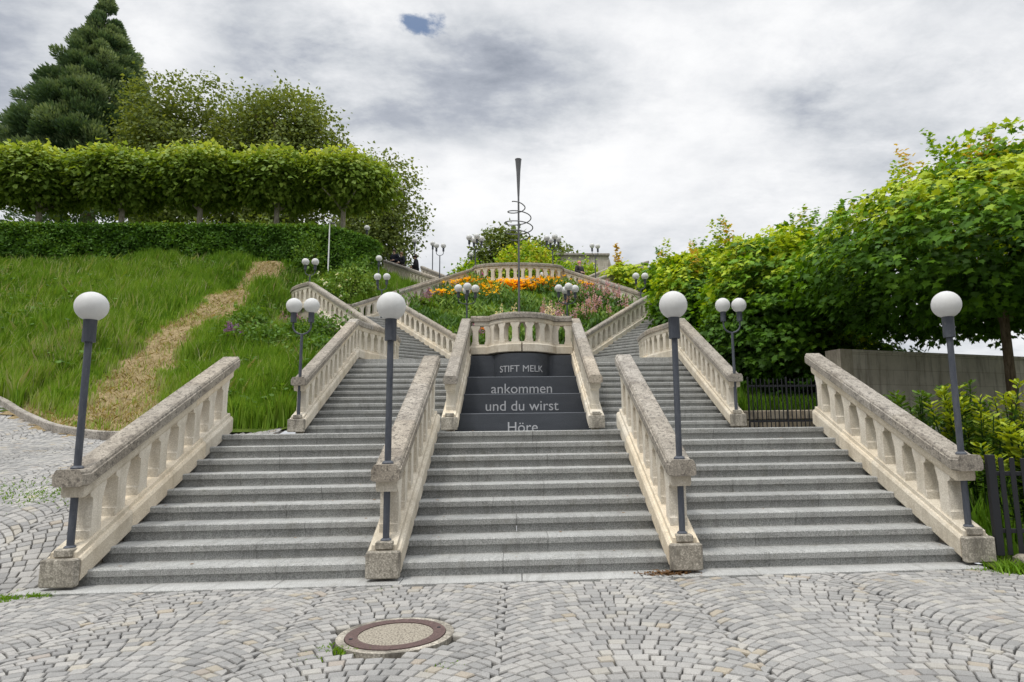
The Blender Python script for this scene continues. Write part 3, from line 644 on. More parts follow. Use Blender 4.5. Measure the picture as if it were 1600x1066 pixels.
# flower bed soil
def bed_half(y): return np.interp(y, [10.5, 16.4, 20.75, 24.0], [1.42, 1.47, 5.55, 2.05])
def bed_z(y): return np.interp(y, [10.3, 14, 16, 18, 20.8, 22.5, 24.1], [3.42, 3.85, 4.3, 5.0, 6.5, 7.3, 8.1])
V = []; Fc = []; ys = np.linspace(10.6, 23.9, 40)
for y in ys:
    for u in np.linspace(-1, 1, 17): V.append((ux(u*bed_half(y), 1), y, bed_z(y)+.05*math.sin(u*9+y*3)))
for j in range(39):
    for i in range(16): Fc.append((j*17+i, j*17+i+1, (j+1)*17+i+1, (j+1)*17+i))
kind(mesh('flower_bed_soil', V, Fc, M_SOIL, smooth=True), 'structure')
# ---------------------------------------------------------------- lamps
def lamp_globe(root, c, r=.165, sock=.20, rs=.068):
    s = MB().lathe([(rs*.5, -r-sock), (rs*.97, -r-sock), (rs, -r-sock+.008), (rs, -r+.02), (rs*1.05, -r+.025), (rs*1.05, -r+.045)], 18, c).build('lamp_socket', M_POLE, root, True)
    MB().sphere(c, r, 28, 18).build('lamp_globe', M_GLOBE, root, True)
def lamp1(label, x, y, z, top, r=.150, pr=.033, group=None, collar=None):
    t = thing('street_lamp', label, 'street lamp', (x, y, z), group); h = top-z
    MB().tube([(0, 0, 0), (0, 0, h-.34)], pr, 14).build('lamp_pole', M_POLE, t, True)
    if collar:
        MB().lathe([(pr+.001, collar-z), (.058, collar-z), (.058, collar-z+.012), (.042, collar-z+.03), (pr+.001, collar-z+.032)], 16).build('pole_collar', M_POLE, t, True)
        MB().lathe([(pr+.001, .0), (.055, .0), (.055, .012), (.04, .026), (pr+.001, .028)], 16).build('pole_collar', M_POLE, t, True)
    lamp_globe(t, (0, 0, h), r, .215, r*.40); return t
def lampN(label, x, y, z, top, n, r=.15, arm=.17, group=None, rot=0.):
    t = thing('street_lamp', label, 'street lamp', (x, y, z), group); h = top-z; yb = h-r-.20-.18
    MB().tube([(0, 0, 0), (0, 0, yb-.05)], [.034, .028], 12).build('lamp_pole', M_POLE, t, True)
    for k in range(n):
        a = rot+2*PI*k/n; c, s = math.cos(a), math.sin(a)
        pts = [(0, 0, yb-.06)]+[(c*(arm*math.sin(b)), s*(arm*math.sin(b)), yb+.12-.15*math.cos(b)-.02) for b in np.linspace(.25, PI/2, 7)]+[(c*arm, s*arm, h-r-.19)]
        MB().tube(pts, .018, 8).build('lamp_arm', M_POLE, t, True)
        lamp_globe(t, (c*arm, s*arm, h), r, .19, .058)
    return t
GL = 'single globe lamps at the foot of the stairs'
for x, top, lab in zip(RX, (2.74, 2.74, 2.75, 2.75), ('tall single globe lamp on the far left lower balustrade', 'tall single globe lamp on the second lower balustrade from the left', 'tall single globe lamp on the third lower balustrade from the left', 'tall single globe lamp on the far right lower balustrade by the iron fence')):
    lamp1(lab, x, -.02, .37, top, group=GL, collar=1.121)
G2 = 'double globe lamps of the stairs'
lampN('double globe lamp on the outer left upper newel before the green bank', UX[0], Y2-.14, Z1+.37, 4.02, 2, .155, .175, G2)
lampN('double globe lamp on the outer right upper newel, one globe half in maple leaves', UX[3], Y2-.14, Z1+.37, 4.02, 2, .155, .175, G2)
lampN('double globe lamp at the rounded left landing above the white flowering shrub', ux(8.75, -1), 20.1, Z3, 8.62, 2, .15, .2, G2)
lampN('double globe lamp half hidden in the maples on the right landing', ux(8.75, 1), 20.1, Z3, 8.62, 2, .15, .2, G2)
lampN('double globe lamp just behind the second tall lamp, at the left turn of the bed', ux(5.95, -1), 21.0, Z3-.2, 8.2, 2, .155, .2, G2)
lampN('double globe lamp at the right turn of the bed, against the maple row', ux(5.35, 1), 20.6, Z3-.2, 8.15, 2, .155, .2, G2)
G4 = 'four globe lamps round the flower bed'
lampN('four globe lamp left of the spiral sculpture, low in the flower bed', ux(1.93, -1), 16.5, Z2, 6.66, 4, .15, .31, G4, .12)
lampN('four globe lamp right of the spiral sculpture, low in the flower bed', ux(1.75, 1), 16.5, Z2, 6.66, 4, .15, .31, G4, .12)
lampN('four globe lamp on the left end of the top terrace against the sky', ux(2.12, -1), 24.3, Z4, 10.98, 4, .15, .31, G4, .3)
lampN('four globe lamp on the right end of the top terrace against the sky', ux(1.72, 1), 24.3, Z4, 10.98, 4, .15, .31, G4, .3)
GF = 'distant globe lamps on the upper plateau'
lamp1('single globe lamp rising over the left end of the rear balustrade by the hedge', -6.7, 24.55, 7.4, 10.0, .155, .03)
lampN('distant double globe lamp left of the terrace, right of three people', -4.3, 29.4, 9.4, 12.1, 2, .15, .2, GF)
lamp1('distant single globe lamp just left of the far double lamp', -5.05, 32, 10, 13.0, .15, .03, GF)
lamp1('distant single globe lamp behind the woman in a dark jacket', -6.15, 32, 10, 13.2, .16, .03, GF)
lamp1('distant single globe lamp above the end of the hedge', -9.3, 33, 10, 14.3, .17, .03, GF)
lamp1('distant small single globe lamp left of the top terrace trees', -3.1, 38, 10, 14.0, .16, .03, GF)
lampN('distant double globe lamp in front of the far stone gable', 4.75, 30, 8.3, 12.3, 2, .15, .19, GF, .35)
# camera mast
t = thing('camera_mast', 'slim white mast with small camera head before the hedge', 'mast', (-9.1, 24.4, 9.3))
MB().tube([(0, 0, 0), (0, 0, 1.2), (0, 0, 2.5)], [.036, .032, .025], 10).build('mast_pole', M_WHITE, t, True)
MB().box(-.08, .08, -.08, .08, 2.5, 2.62, .02).build('camera_head', M_WHITE, t); MB().box(.07, .26, -.04, .04, 2.40, 2.47, .012).build('camera_arm', M_STEEL, t)
# spiral sculpture
t = thing('spiral_sculpture', 'tall dark steel rod sculpture with a rising spiral and flared top', 'sculpture', (.12, 12.2, 3.55))
zz = lambda py: EYE+(674-py)*18.9/1000.95*1.003+.14-3.55
MB().lathe([(.034, -.2), (.032, 2.), (.028, zz(305)), (.033, zz(300)), (.045, zz(285)), (.062, zz(262)), (.092, zz(243)), (.105, zz(240)), (.06, zz(242))], 16).build('rod', M_STEEL, t, True)
pts = []; N = 150
for i in range(N+1):
    q = i/N; a = 2*PI*4.05*q-PI
    r = np.interp(q, [0, .1, .25, .5, .68, .86, 1], [.19, .17, .33, .43, .43, .34, .22])
    pts.append((r*math.cos(a), r*math.sin(a), np.interp(q, [0, .25, .5, .75, 1], [zz(312), zz(330), zz(349), zz(364), zz(376)])))
MB().tube(pts, .017, 8).build('spiral', M_STEEL, t, True)
# ---------------------------------------------------------------- right side wall, fences
d = Vector((.955, .297, 0)); nrm = Vector((-d.y, d.x, 0)); A = Vector((7.22, 7.05, 0))
t = thing('concrete_wall', 'long weathered concrete garden wall under the maple crowns', 'wall', tuple(A))
def slab(mb, a, b, off0, off1, z0, z1):
    V = [(d*s+nrm*o).to_tuple()[:2]+(z,) for z in (z0, z1) for s, o in ((a, off0), (b, off0), (b, off1), (a, off1))]
    mb.add(V, [(3, 2, 1, 0), (4, 5, 6, 7), (0, 1, 5, 4), (1, 2, 6, 5), (2, 3, 7, 6), (3, 0, 4, 7)]); return mb
slab(MB(), .35, 14, .03, .4, -.5, 3.1).build('wall_face', M_WALL, t)
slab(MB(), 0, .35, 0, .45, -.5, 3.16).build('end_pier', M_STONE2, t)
slab(MB(), .36, 14, .0, .44, 3.102, 3.16).build('coping', M_WALL, t)
def iron_fence(label, pts, n, h, z, w, th, rails, group=None):
    P0, P1 = Vector(pts[0]), Vector(pts[1]); t = thing('iron_fence', label, 'fence', (P0.x, P0.y, z), group); D = P1-P0; rz = math.atan2(D.y, D.x); L = D.length; t.rotation_euler = (0, 0, rz)
    for i in range(n):
        x = L*i/(n-1); post = i % 9 == 0; ww = w*1.5 if post else w; hh = h+(.04 if post else random.uniform(-.012, .012))
        mb = MB().box(x-ww/2, x+ww/2, -th/2 if not post else -ww/2, th/2 if not post else ww/2, 0, hh, .004)
        mb.build('fence_post' if post else 'picket', M_BLACK, t)
    for rzv in rails: MB().box(0, L, th/2+.002, th/2+.022, rzv, rzv+.045, .004).build('rail', M_BLACK, t)
    return t
iron_fence('black iron picket fence at far right before yellow green spurges', ((4.97, -.14, 0), (7.37, -.75, 0)), 25, .98, .1, .05, .012, (.22, .80))
iron_fence('black iron gate fence right of the landing under dark maples', ((5.05, 6.98, 0), (7.15, 7.0, 0)), 23, 1.06, 1.44, .022, .02, (.12, .88))
# low rubble wall behind the gate fence, kerb by the fence
mb = MB(); tn = []
for r, zz_ in enumerate((1.40, 1.62)):
    x = 4.95+.1*r
    while x < 7.6:
        w = random.uniform(.25, .5); k0 = len(mb.V); mb.box(x, x+w-.012, 7.3+random.uniform(-.02, .02), 7.6, zz_, zz_+.205, .02); tn += [random.random()]*(len(mb.V)-k0); x += w
tag(mb.build('rubble_wall', M_STONE2, tint=tn), 'low mossy rubble wall behind the iron gate fence', 'wall')
mb = MB(); tn = []
for i in range(5):
    k0 = len(mb.V); mb.box(i*1.0, i*1.0+.985, 0, .26, -.1, .13, .03); tn += [random.random()]*(len(mb.V)-k0)
o = mb.build('stone_kerb', M_BLOCK, tint=tn, loc=(4.98, -.45, 0)); o.rotation_euler = (0, 0, -.24); tag(o, 'rough stone kerb below the black picket fence at right', 'kerb')
t = thing('blue_sign', 'narrow blue sign board on a post at the right edge', 'sign', (11.75, 7.2, 0))
MB().box(-.03, .6, -.02, .02, 1.9, 3.2, .01).build('board', M_BLUE, t); MB().tube([(.3, .05, .3), (.3, .05, 3.1)], .03).build('sign_post', M_STEEL, t)
# far gable
t = thing('stone_building', 'far pale stone gable wall with sloping side beyond the terrace', 'building', (6.2, 42, 9))
MB().add([(-3, 0, 0), (3.0, 0, 0), (1.15, 0, 6.05), (-3, 0, 6.05), (-3, 4, 0), (3.0, 4, 0), (1.15, 4, 6.05), (-3, 4, 6.05)], [(0, 1, 2, 3), (1, 5, 6, 2), (3, 2, 6, 7), (7, 6, 5, 4), (0, 3, 7, 4), (0, 4, 5, 1)]).build('wall', M_WALL, t)
MB().box(-3.2, 1.25, -.15, 4.2, 6.052, 6.25, .03).build('coping', M_CAP, t)
# ---------------------------------------------------------------- foliage
MAPLE = np.array([(0, 0), (.16, -.02), (.42, -.10), (.33, .14), (.62, .34), (.33, .42), (.26, .60), (.13, .62), (0, 1.), (-.13, .62), (-.26, .60), (-.33, .42), (-.62, .34), (-.33, .14), (-.42, -.10), (-.16, -.02)])
OVAL = np.array([(0, 0), (.26, .30), (.22, .70), (0, 1.), (-.22, .70), (-.26, .30)])
LOBE = np.array([(0, 0), (.45, .18), (.30, .52), (0, 1.), (-.30, .52), (-.45, .18)])
BLADE = np.array([(-.5, 0), (.5, 0), (.0, 1.)])
def nz(v): return v/np.maximum(1e-9, np.linalg.norm(v, axis=1, keepdims=True))
def leaves(name, P, D, N, S, tint, mat, parent=None, shape=OVAL, cup=.12):
    P = np.asarray(P); D = nz(D); B = nz(np.cross(D, N)); N = np.cross(B, D); S = np.asarray(S)[:, None]
    cols = []
    for u, v in shape: cols.append(P+S*(B*u+D*v-N*(cup*(abs(u)*1.2+v*v))))
    return fast(name, np.stack(cols, 1).reshape(-1, 3), len(shape), mat, parent, tint)
def rdir(n): return nz(RNG.normal(size=(n, 3)))
def lumps(dirs, seed, k=14, amp=.16, sharp=5.):
    r = np.random.default_rng(seed); c = nz(r.normal(size=(k, 3))); a = r.uniform(-.6, 1, k)*amp
    return (np.exp(sharp*(dirs @ c.T-1)) @ a)
def crown_clusters(n, rad, seed, power=2., fill=.35, amp=.18, fine=False):
    """cluster centres on and inside a lumpy (super)ellipsoid; also the outward direction and depth 0..1"""
    d = rdir(n); den = (np.abs(d[:, 0])**power+np.abs(d[:, 1])**power+np.abs(d[:, 2])**power)**(-1/power)
    q = 1-fill*RNG.random(n)**1.6
    rr = den*(1+lumps(d, seed, amp=amp)+(lumps(d, seed+1, 60, .13, 40.) if fine else 0))*q
    return d*rr[:, None]*np.array(rad), d, q
def cluster_leaves(C, out, per, sig, size, droop=.35, up=.5, jit=.5):
    n = len(C)*per; c = np.repeat(C, per, 0); o = np.repeat(out, per, 0)
    P = c+RNG.normal(size=(n, 3))*sig
    D = nz(o*.7+RNG.normal(size=(n, 3))*jit+np.array([0, 0, -droop]))
    N = nz(np.array([0, 0, up])+o*.55+RNG.normal(size=(n, 3))*.35)
    return P, D, N, size*RNG.uniform(.5, 1.3, n)
def trunk(parent, h, r0, r1, limbs=0, spread=1., mat=M_BARK, top=1.2, seed=0, lean=(0, 0), name='trunk', n=10):
    r = random.Random(seed); mb = MB()
    mb.tube([(0, 0, -.3), (0, 0, .1), (lean[0]*.4, lean[1]*.4, h*.5), (lean[0], lean[1], h)], [r0*1.35, r0*1.05, (r0+r1)/2, r1], n)
    for k in range(limbs):
        a = 2*PI*k/limbs+r.uniform(-.3, .3); e = r.uniform(.7, 1.)*spread; z0 = h*r.uniform(.86, .98); t = r.uniform(.6, 1.)*top
        mb.tube([(lean[0], lean[1], z0), (lean[0]+math.cos(a)*e*.35, lean[1]+math.sin(a)*e*.35, z0+t*.45), (lean[0]+math.cos(a)*e, lean[1]+math.sin(a)*e, z0+t)], [r1*.75, r1*.5, r1*.16], 7)
    return mb.build(name, mat, parent, True)
# --- clipped maples on the right
def maple(label, x, y, z, hc, rad, seed, ncl=1500, per=12, size=.17, shoots=14, base=0., group='clipped maples right of the stairs', th=None, tall=1., knobs=()):
    t = thing('maple_tree', label, 'tree', (x, y, z), group)
    trunk(t, hc-rad[2]*.55 if th is None else th, .115, .085, 6, rad[0]*.6, M_BARK, rad[2]*.9, seed)
    C, o, q = crown_clusters(ncl, rad, seed, 2.5, .5, .30, True); C[:, 2] += hc
    for kx, ky, kz, kr, kn in knobs:      # shoots grown out above the clipped crown
        C2, o2, _ = crown_clusters(kn, (kr, kr, kr*.8), seed+int(abs(kx)*7)+3, 2., .8, .6, True); C2 += np.array((kx, ky, hc+kz)); C = np.vstack([C, C2]); o2[:, 2] = np.abs(o2[:, 2]); o = np.vstack([o, o2])
    n0 = len(C)*per; oo = np.repeat(o, per, 0); sn = nz(o*np.array((.75, .75, .45))+np.array((0, 0, .75))+RNG.normal(size=C.shape)*.22)
    t1 = nz(np.cross(sn, np.array((0, 0, 1.))+RNG.normal(size=C.shape)*.05)); t2 = np.cross(sn, t1); sn = np.repeat(sn, per, 0); sc = np.repeat(RNG.uniform(.6, 1.25, len(C)), per)[:, None]
    P = np.repeat(C, per, 0)+(np.repeat(t1, per, 0)*RNG.normal(size=(n0, 1))*.20+np.repeat(t2, per, 0)*RNG.normal(size=(n0, 1))*.15+sn*RNG.normal(size=(n0, 1))*.025)*sc
    D = nz(oo*np.array((.9, .9, .3))+RNG.normal(size=(n0, 3))*.5+np.array((0, 0, -.55))); N = nz(sn+RNG.normal(size=(n0, 3))*.22); S = size*RNG.uniform(.55, 1.25, n0)
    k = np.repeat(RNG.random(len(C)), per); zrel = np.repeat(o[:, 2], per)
    tint = np.clip(.01+.30*k+.18*RNG.random(len(P))+.52*np.clip(zrel+.2, 0, 1)*np.repeat(RNG.random(len(C))**.7, per)*1.4+.26*np.repeat(RNG.random(len(C)) > .78, per)*np.clip(zrel+.6, 0, 1)+base, 0, .84)  # lighter tops and random upper sprays: light highlights and young growth in the colour
    # young yellowish shoots standing out of the crown
    r = random.Random(seed+5)
    for i in range(shoots):
        a = r.uniform(0, 2*PI); e = r.uniform(.25, .95); b = np.array((math.cos(a)*e*rad[0]*.8, math.sin(a)*e*rad[1]*.8, hc+rad[2]*math.sqrt(max(.05, 1-e*e*.7))*.92))
        L = r.uniform(.55, 1.25)*(1. if r.random() > .25 else 1.5)*tall; m = int(L*75); s = np.linspace(0, 1, m)
        dr = np.array((math.cos(a)*.25+r.uniform(-.2, .2), math.sin(a)*.25+r.uniform(-.2, .2), 1.)); 
        pc = b+np.outer(s*L, dr)+RNG.normal(size=(m, 3))*(.15*(1-s*.65)[:, None]); ang = RNG.uniform(0, 2*PI, m)
        dd = np.stack([np.cos(ang), np.sin(ang), .25+0*ang], 1)
        P = np.vstack([P, pc]); D = np.vstack([D, dd]); N = np.vstack([N, nz(np.array([0, 0, 1.])+RNG.normal(size=(m, 3))*.4)]); S = np.append(S, size*RNG.uniform(.7, 1.15, m)*(1-.4*s))
        yl = r.choice((.45, .55, .7, .82, .93)); tint = np.append(tint, np.clip(yl+.12*s+RNG.normal(size=m)*.05, .2, 1))
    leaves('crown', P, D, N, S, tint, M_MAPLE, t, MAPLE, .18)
    return t
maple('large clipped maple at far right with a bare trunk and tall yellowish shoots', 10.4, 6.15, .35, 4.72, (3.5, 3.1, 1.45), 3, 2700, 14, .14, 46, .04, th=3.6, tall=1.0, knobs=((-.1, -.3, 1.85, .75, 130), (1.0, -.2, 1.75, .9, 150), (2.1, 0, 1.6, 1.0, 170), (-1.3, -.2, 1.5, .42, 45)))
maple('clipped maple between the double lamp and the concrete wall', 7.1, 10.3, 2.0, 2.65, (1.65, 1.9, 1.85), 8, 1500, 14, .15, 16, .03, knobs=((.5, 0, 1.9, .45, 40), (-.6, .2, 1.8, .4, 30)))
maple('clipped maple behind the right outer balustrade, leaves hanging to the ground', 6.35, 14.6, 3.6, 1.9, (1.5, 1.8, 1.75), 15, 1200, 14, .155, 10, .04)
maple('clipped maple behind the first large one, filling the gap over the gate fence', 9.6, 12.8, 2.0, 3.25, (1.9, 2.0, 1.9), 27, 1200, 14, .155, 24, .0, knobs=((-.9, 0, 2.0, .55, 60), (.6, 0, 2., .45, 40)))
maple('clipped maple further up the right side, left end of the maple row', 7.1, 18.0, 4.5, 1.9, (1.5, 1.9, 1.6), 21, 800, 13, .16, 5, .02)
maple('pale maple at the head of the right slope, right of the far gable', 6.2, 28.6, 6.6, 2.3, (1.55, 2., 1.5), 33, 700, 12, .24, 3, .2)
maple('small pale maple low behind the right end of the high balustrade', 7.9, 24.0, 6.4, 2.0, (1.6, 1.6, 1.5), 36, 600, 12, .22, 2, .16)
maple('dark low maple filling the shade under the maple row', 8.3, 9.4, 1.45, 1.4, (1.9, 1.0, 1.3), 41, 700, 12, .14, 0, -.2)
# --- pleached row on the left
row = [(-25.6, 'first pale trunked pleached tree from the left picture edge'), (-21.3, 'second pale trunked pleached tree from the left'), (-17.2, 'middle pleached tree of the row, third from the left'), (-13.1, 'fourth pleached tree from the left, above the bare path'), (-9.5, 'last pleached tree of the row, rounded end towards the stairs'), (-29.8, 'pleached tree cut by the left picture edge')]
pt = None
for i, (x, lab) in enumerate(row):
    if i in (0, 2, 4):
        pt = thing('pleached_tree', lab, 'tree', (x, 28.2, 10.1), 'pleached trees behind the hedge')
        trunk(pt, 4.0, .17, .13, 7, 1.7, M_BARKP, 1.1, 50+i)
        C, o, q = crown_clusters(900, (2.25 if i < 4 else 2.5, 2.0, 1.35), 50+i, 2.3, .5, .22); C[:, 2] += 5.3
        P, D, N, S = cluster_leaves(C, o, 13, .2, .25, .4, .7, .4)
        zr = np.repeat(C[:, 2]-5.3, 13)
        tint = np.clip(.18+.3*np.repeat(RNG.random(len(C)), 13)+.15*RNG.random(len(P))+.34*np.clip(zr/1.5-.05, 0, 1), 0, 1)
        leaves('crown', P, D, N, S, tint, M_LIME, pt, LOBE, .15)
    else: dup(pt, (x, 28.2, 10.1), PI if i != 5 else .0, lab, 'pleached trees behind the hedge')
# --- hedge
t = thing('clipped_hedge', 'long clipped dark green hedge along the top of the bank', 'hedge', (-18, 26.4, 10))
n = 52000; x = RNG.uniform(-34, -7.1, n); f = RNG.random(n); top = 12.05-np.clip((x+10.5)/3.4, 0, 1)**2*.8; bot = H(x, np.full(n, 26.0))-.1
ang = RNG.integers(0, 3, n); y = np.where(ang == 0, 25.75+np.abs(RNG.normal(size=n))*.12, np.where(ang == 1, RNG.uniform(25.8, 27.2, n), 25.75+RNG.random(n)*.5))
wv = .10*np.sin(x*1.7)+.07*np.sin(x*4.1+1); y = y+wv*.6-np.where(ang == 0, .10*np.sin(x*3)*np.sin(f*9), 0)
endr = np.clip((x+7.7)/.6, 0, 1); y = y+endr**2*.5
z = np.where(ang == 1, top+RNG.normal(size=n)*.06+wv*.4, bot+(top-bot)*f**.9)
nn = np.where((ang == 1)[:, None], np.array([0, -.3, 1.]), np.array([0, -1., .35]))
D = nz(RNG.normal(size=(n, 3))*.7+np.array([0, -.3, .25])); N = nz(nn+RNG.normal(size=(n, 3))*.5)
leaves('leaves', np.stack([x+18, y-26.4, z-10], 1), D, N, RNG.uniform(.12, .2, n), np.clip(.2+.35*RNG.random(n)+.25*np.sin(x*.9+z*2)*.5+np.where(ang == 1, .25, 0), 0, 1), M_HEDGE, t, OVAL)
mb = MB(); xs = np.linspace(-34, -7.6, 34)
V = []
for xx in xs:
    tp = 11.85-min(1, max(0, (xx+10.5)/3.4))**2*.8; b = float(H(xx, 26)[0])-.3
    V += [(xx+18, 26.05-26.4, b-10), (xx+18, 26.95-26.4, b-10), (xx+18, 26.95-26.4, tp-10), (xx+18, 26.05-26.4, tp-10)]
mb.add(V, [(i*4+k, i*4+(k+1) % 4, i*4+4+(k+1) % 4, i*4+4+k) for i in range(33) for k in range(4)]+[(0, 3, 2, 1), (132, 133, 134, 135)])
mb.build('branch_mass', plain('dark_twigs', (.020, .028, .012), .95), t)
# --- giant conifer
t = thing('conifer_tree', 'tall dark conical giant conifer towering at upper left', 'tree', (-40.8, 55, 10.2))
trunk(t, 32, .9, .15, 0, mat=M_BARK)
P = []; Dv = []; Nv = []; Sv = []; Tv = []
for i in range(820):
    h = 1-RNG.random()**.6*(.66 if i % 8 else .95); zc = 6+h*27.6; rmax = min(6.3, 10.6*(1-h)**.80)*RNG.uniform(.88, 1.12)+.15; a = RNG.uniform(0, 2*PI); f = RNG.uniform(.66, 1.02)
    if i < 14: h = 1+i*.0035; zc = 6+h*27.6; rmax = .45-i*.03
    c = np.array((math.cos(a)*rmax*f, math.sin(a)*rmax*f, zc-(rmax*f)*.12)); m = 330; s = (1.45-.95*min(h, 1.04))*RNG.uniform(.8, 1.25)
    q = rdir(m)*np.array((s, s, s*.85))*(RNG.random(m)**.4)[:, None]; out = np.array((math.cos(a), math.sin(a), .75))
    P.append(c+q); Dv.append(q*.8/s+out*.8+RNG.normal(size=(m, 3))*.25); Nv.append(RNG.normal(size=(m, 3))+np.array((0, 0, .6)))
    Sv.append(RNG.uniform(.28, .52, m)*(1-.3*h)); Tv.append(np.clip(.18+.62*RNG.random()+.2*RNG.random(m)+.25*q[:, 2]/s, 0, 1))
leaves('foliage', np.vstack(P), np.vstack(Dv), np.vstack(Nv), np.concatenate(Sv), np.concatenate(Tv), M_FIR, t, np.array([(-.10, 0), (.10, 0), (.17, .55), (0, 1), (-.17, .55)]), .1)
# --- loose deciduous trees
def loose(label, x, y, z, hc, rad, seed, ncl, per, size, mat=M_PLANE, group='loose trees behind the pleached row', fill=.75, sig=.38, th=None, amp=.45, base=.3, name='leafy_tree', shape=LOBE):
    t = thing(name, label, 'tree', (x, y, z), group)
    trunk(t, th or hc-rad[2]*.3, .03*hc, .018*hc, 8, rad[0]*.75, M_BARK, rad[2]*1.0, seed)
    C, o, q = crown_clusters(ncl, rad, seed, 2.2, fill, amp); C[:, 2] += hc
    P, D, N, S = cluster_leaves(C, o, per, sig, size, .3, .5, .7)
    tint = np.clip(base-.1+.3*np.repeat(RNG.random(len(C)), per)+.25*RNG.random(len(P)), 0, 1)
    leaves('crown', P, D, N, S, tint, mat, t, shape, .12); return t
loose('tall loose tree next to the giant conifer', -28.9, 47, 10, 14.6, (3.3, 3.2, 5.6), 61, 950, 26, .28, sig=.46, base=.38)
loose('loose tree in the middle behind the pleached row', -23.6, 48, 10, 13.2, (3.6, 3.4, 5.4), 62, 800, 26, .28, sig=.46, base=.38)
loose('loose tree with feathery rounded top right of the middle', -19.0, 46, 10, 14.4, (4.9, 3.8, 7.2), 63, 1200, 26, .28, sig=.46, base=.38)
loose('lower leafy tree drooping behind the end of the pleached row', -9.6, 37, 10, 5.9, (2.7, 2.6, 4.8), 64, 760, 22, .22, base=.36)
loose('leafy backdrop tree under the pleached crowns at left', -31, 36, 10, 2.6, (6, 2.4, 2.3), 65, 420, 14, .3, M_SHRUB, base=.1)
loose('leafy backdrop tree under the pleached crowns at right', -18, 36, 10, 2.6, (6.5, 2.4, 2.3), 66, 420, 14, .3, M_PLANE, base=.2)
loose('dull green round tree behind the top terrace, left of the sculpture', -.7, 43, 9.6, 4.9, (2.6, 2.4, 2.9), 67, 520, 16, .3, M_PLANE, 'trees beyond the top terrace', .6, .3, base=.25, amp=.2)
loose('dull green round tree behind the top terrace, right of the sculpture', 2.7, 44, 9.6, 4.1, (2.4, 2.3, 2.7), 68, 400, 16, .3, M_PLANE, 'trees beyond the top terrace', .6, .3, base=.25, amp=.2)
loose('bright yellow green domed tree in the middle of the top terrace', .75, 34, 9.0, 2.7, (1.9, 1.8, 1.65), 69, 460, 14, .2, M_MAPLE, 'trees beyond the top terrace', .4, .2, base=.58, amp=.1)
loose('low green bush left of the top terrace trees', -2.75, 33, 9.2, 1.5, (1.2, 1.1, 1.1), 70, 200, 14, .19, M_MAPLE, 'trees beyond the top terrace', .5, .2, base=.45, amp=.12)
loose('yellow green tree behind the person in a pink hat', 3.9, 33, 8.6, 2.0, (1.6, 1.5, 1.35), 71, 300, 14, .2, M_MAPLE, 'trees beyond the top terrace', .5, .2, base=.52, amp=.12)
# --- shrubs on the bank
def shrub(label, x, y, rad, seed, ncl, mat, size=.13, base=.3, group='shrubs on the green bank', flowers=0, name='leafy_shrub', z=None, per=12):
    z = float(H(x, y)[0]) if z is None else z
    t = thing(name, label, 'shrub', (x, y, z), group)
    mb = MB(); r = random.Random(seed)
    for k in range(7): a = r.uniform(0, 2*PI); mb.tube([(0, 0, -.1), (math.cos(a)*rad[0]*.3, math.sin(a)*rad[1]*.3, rad[2]*.5), (math.cos(a)*rad[0]*.7, math.sin(a)*rad[1]*.7, rad[2])], [.02, .015, .006], 5)
    mb.build('stems', M_BARK, t)
    C, o, q = crown_clusters(ncl, rad, seed, 2, .55, .3); C[:, 2] = np.abs(C[:, 2])*1.5
    P, D, N, S = cluster_leaves(C, o, per, .12, size, .2, .6, .6)
    leaves('leaves', P, D, N, S, np.clip(base-.1+.35*np.repeat(RNG.random(len(C)), per)+.2*RNG.random(len(P)), 0, 1), mat, t, OVAL)
    if flowers:
        C, o, q = crown_clusters(flowers, np.array(rad)*1.06, seed, 2, .1, .3); C[:, 2] = np.abs(C[:, 2])*1.5; P = np.repeat(C, 5, 0)+RNG.normal(size=(flowers*5, 3))*.03
        leaves('blossoms', P, rdir(len(P)), np.repeat(o, 5, 0)+RNG.normal(size=(len(P), 3))*.3, np.full(len(P), .11), np.full(len(P), .62), M_FLOWER, t, OVAL)
    return t
shrub('white flowering shrub below the camera mast', -8.9, 22.8, (1.4, 1.0, 1.1), 81, 240, M_SHRUB, .14, .35, flowers=46)
shrub('loose green shrub at the right foot of the hedge', -7.9, 24.9, (1.0, .7, 1.0), 82, 150, M_SHRUB, .14, .3)
shrub('broad pale shrub behind the rounded left landing', -8.0, 24.0, (1.3, .8, .9), 83, 200, M_SHRUB, .14, .5)
shrub('bright leafy shrub standing before the hedge left of the mast', -10.4, 25.2, (.7, .5, 1.2), 84, 130, M_SHRUB, .15, .3)
shrub('dark leafy shrub under the left landing behind the double lamp', -6.6, 14.6, (1.2, .8, .75), 85, 240, M_SHRUB, .13, .15)
shrub('low leafy shrub beside the left outer balustrade', -5.7, 12.4, (.8, .6, .55), 86, 150, M_SHRUB, .12, .2)
shrub('leafy shrub on the bank left of the double lamp', -7.8, 13.4, (.9, .7, .5), 87, 150, M_SHRUB, .12, .2)
shrub('round weed clump right of the dirt path', -9.0, 15.2, (.7, .6, .5), 89, 110, M_SHRUB, .13, .25)
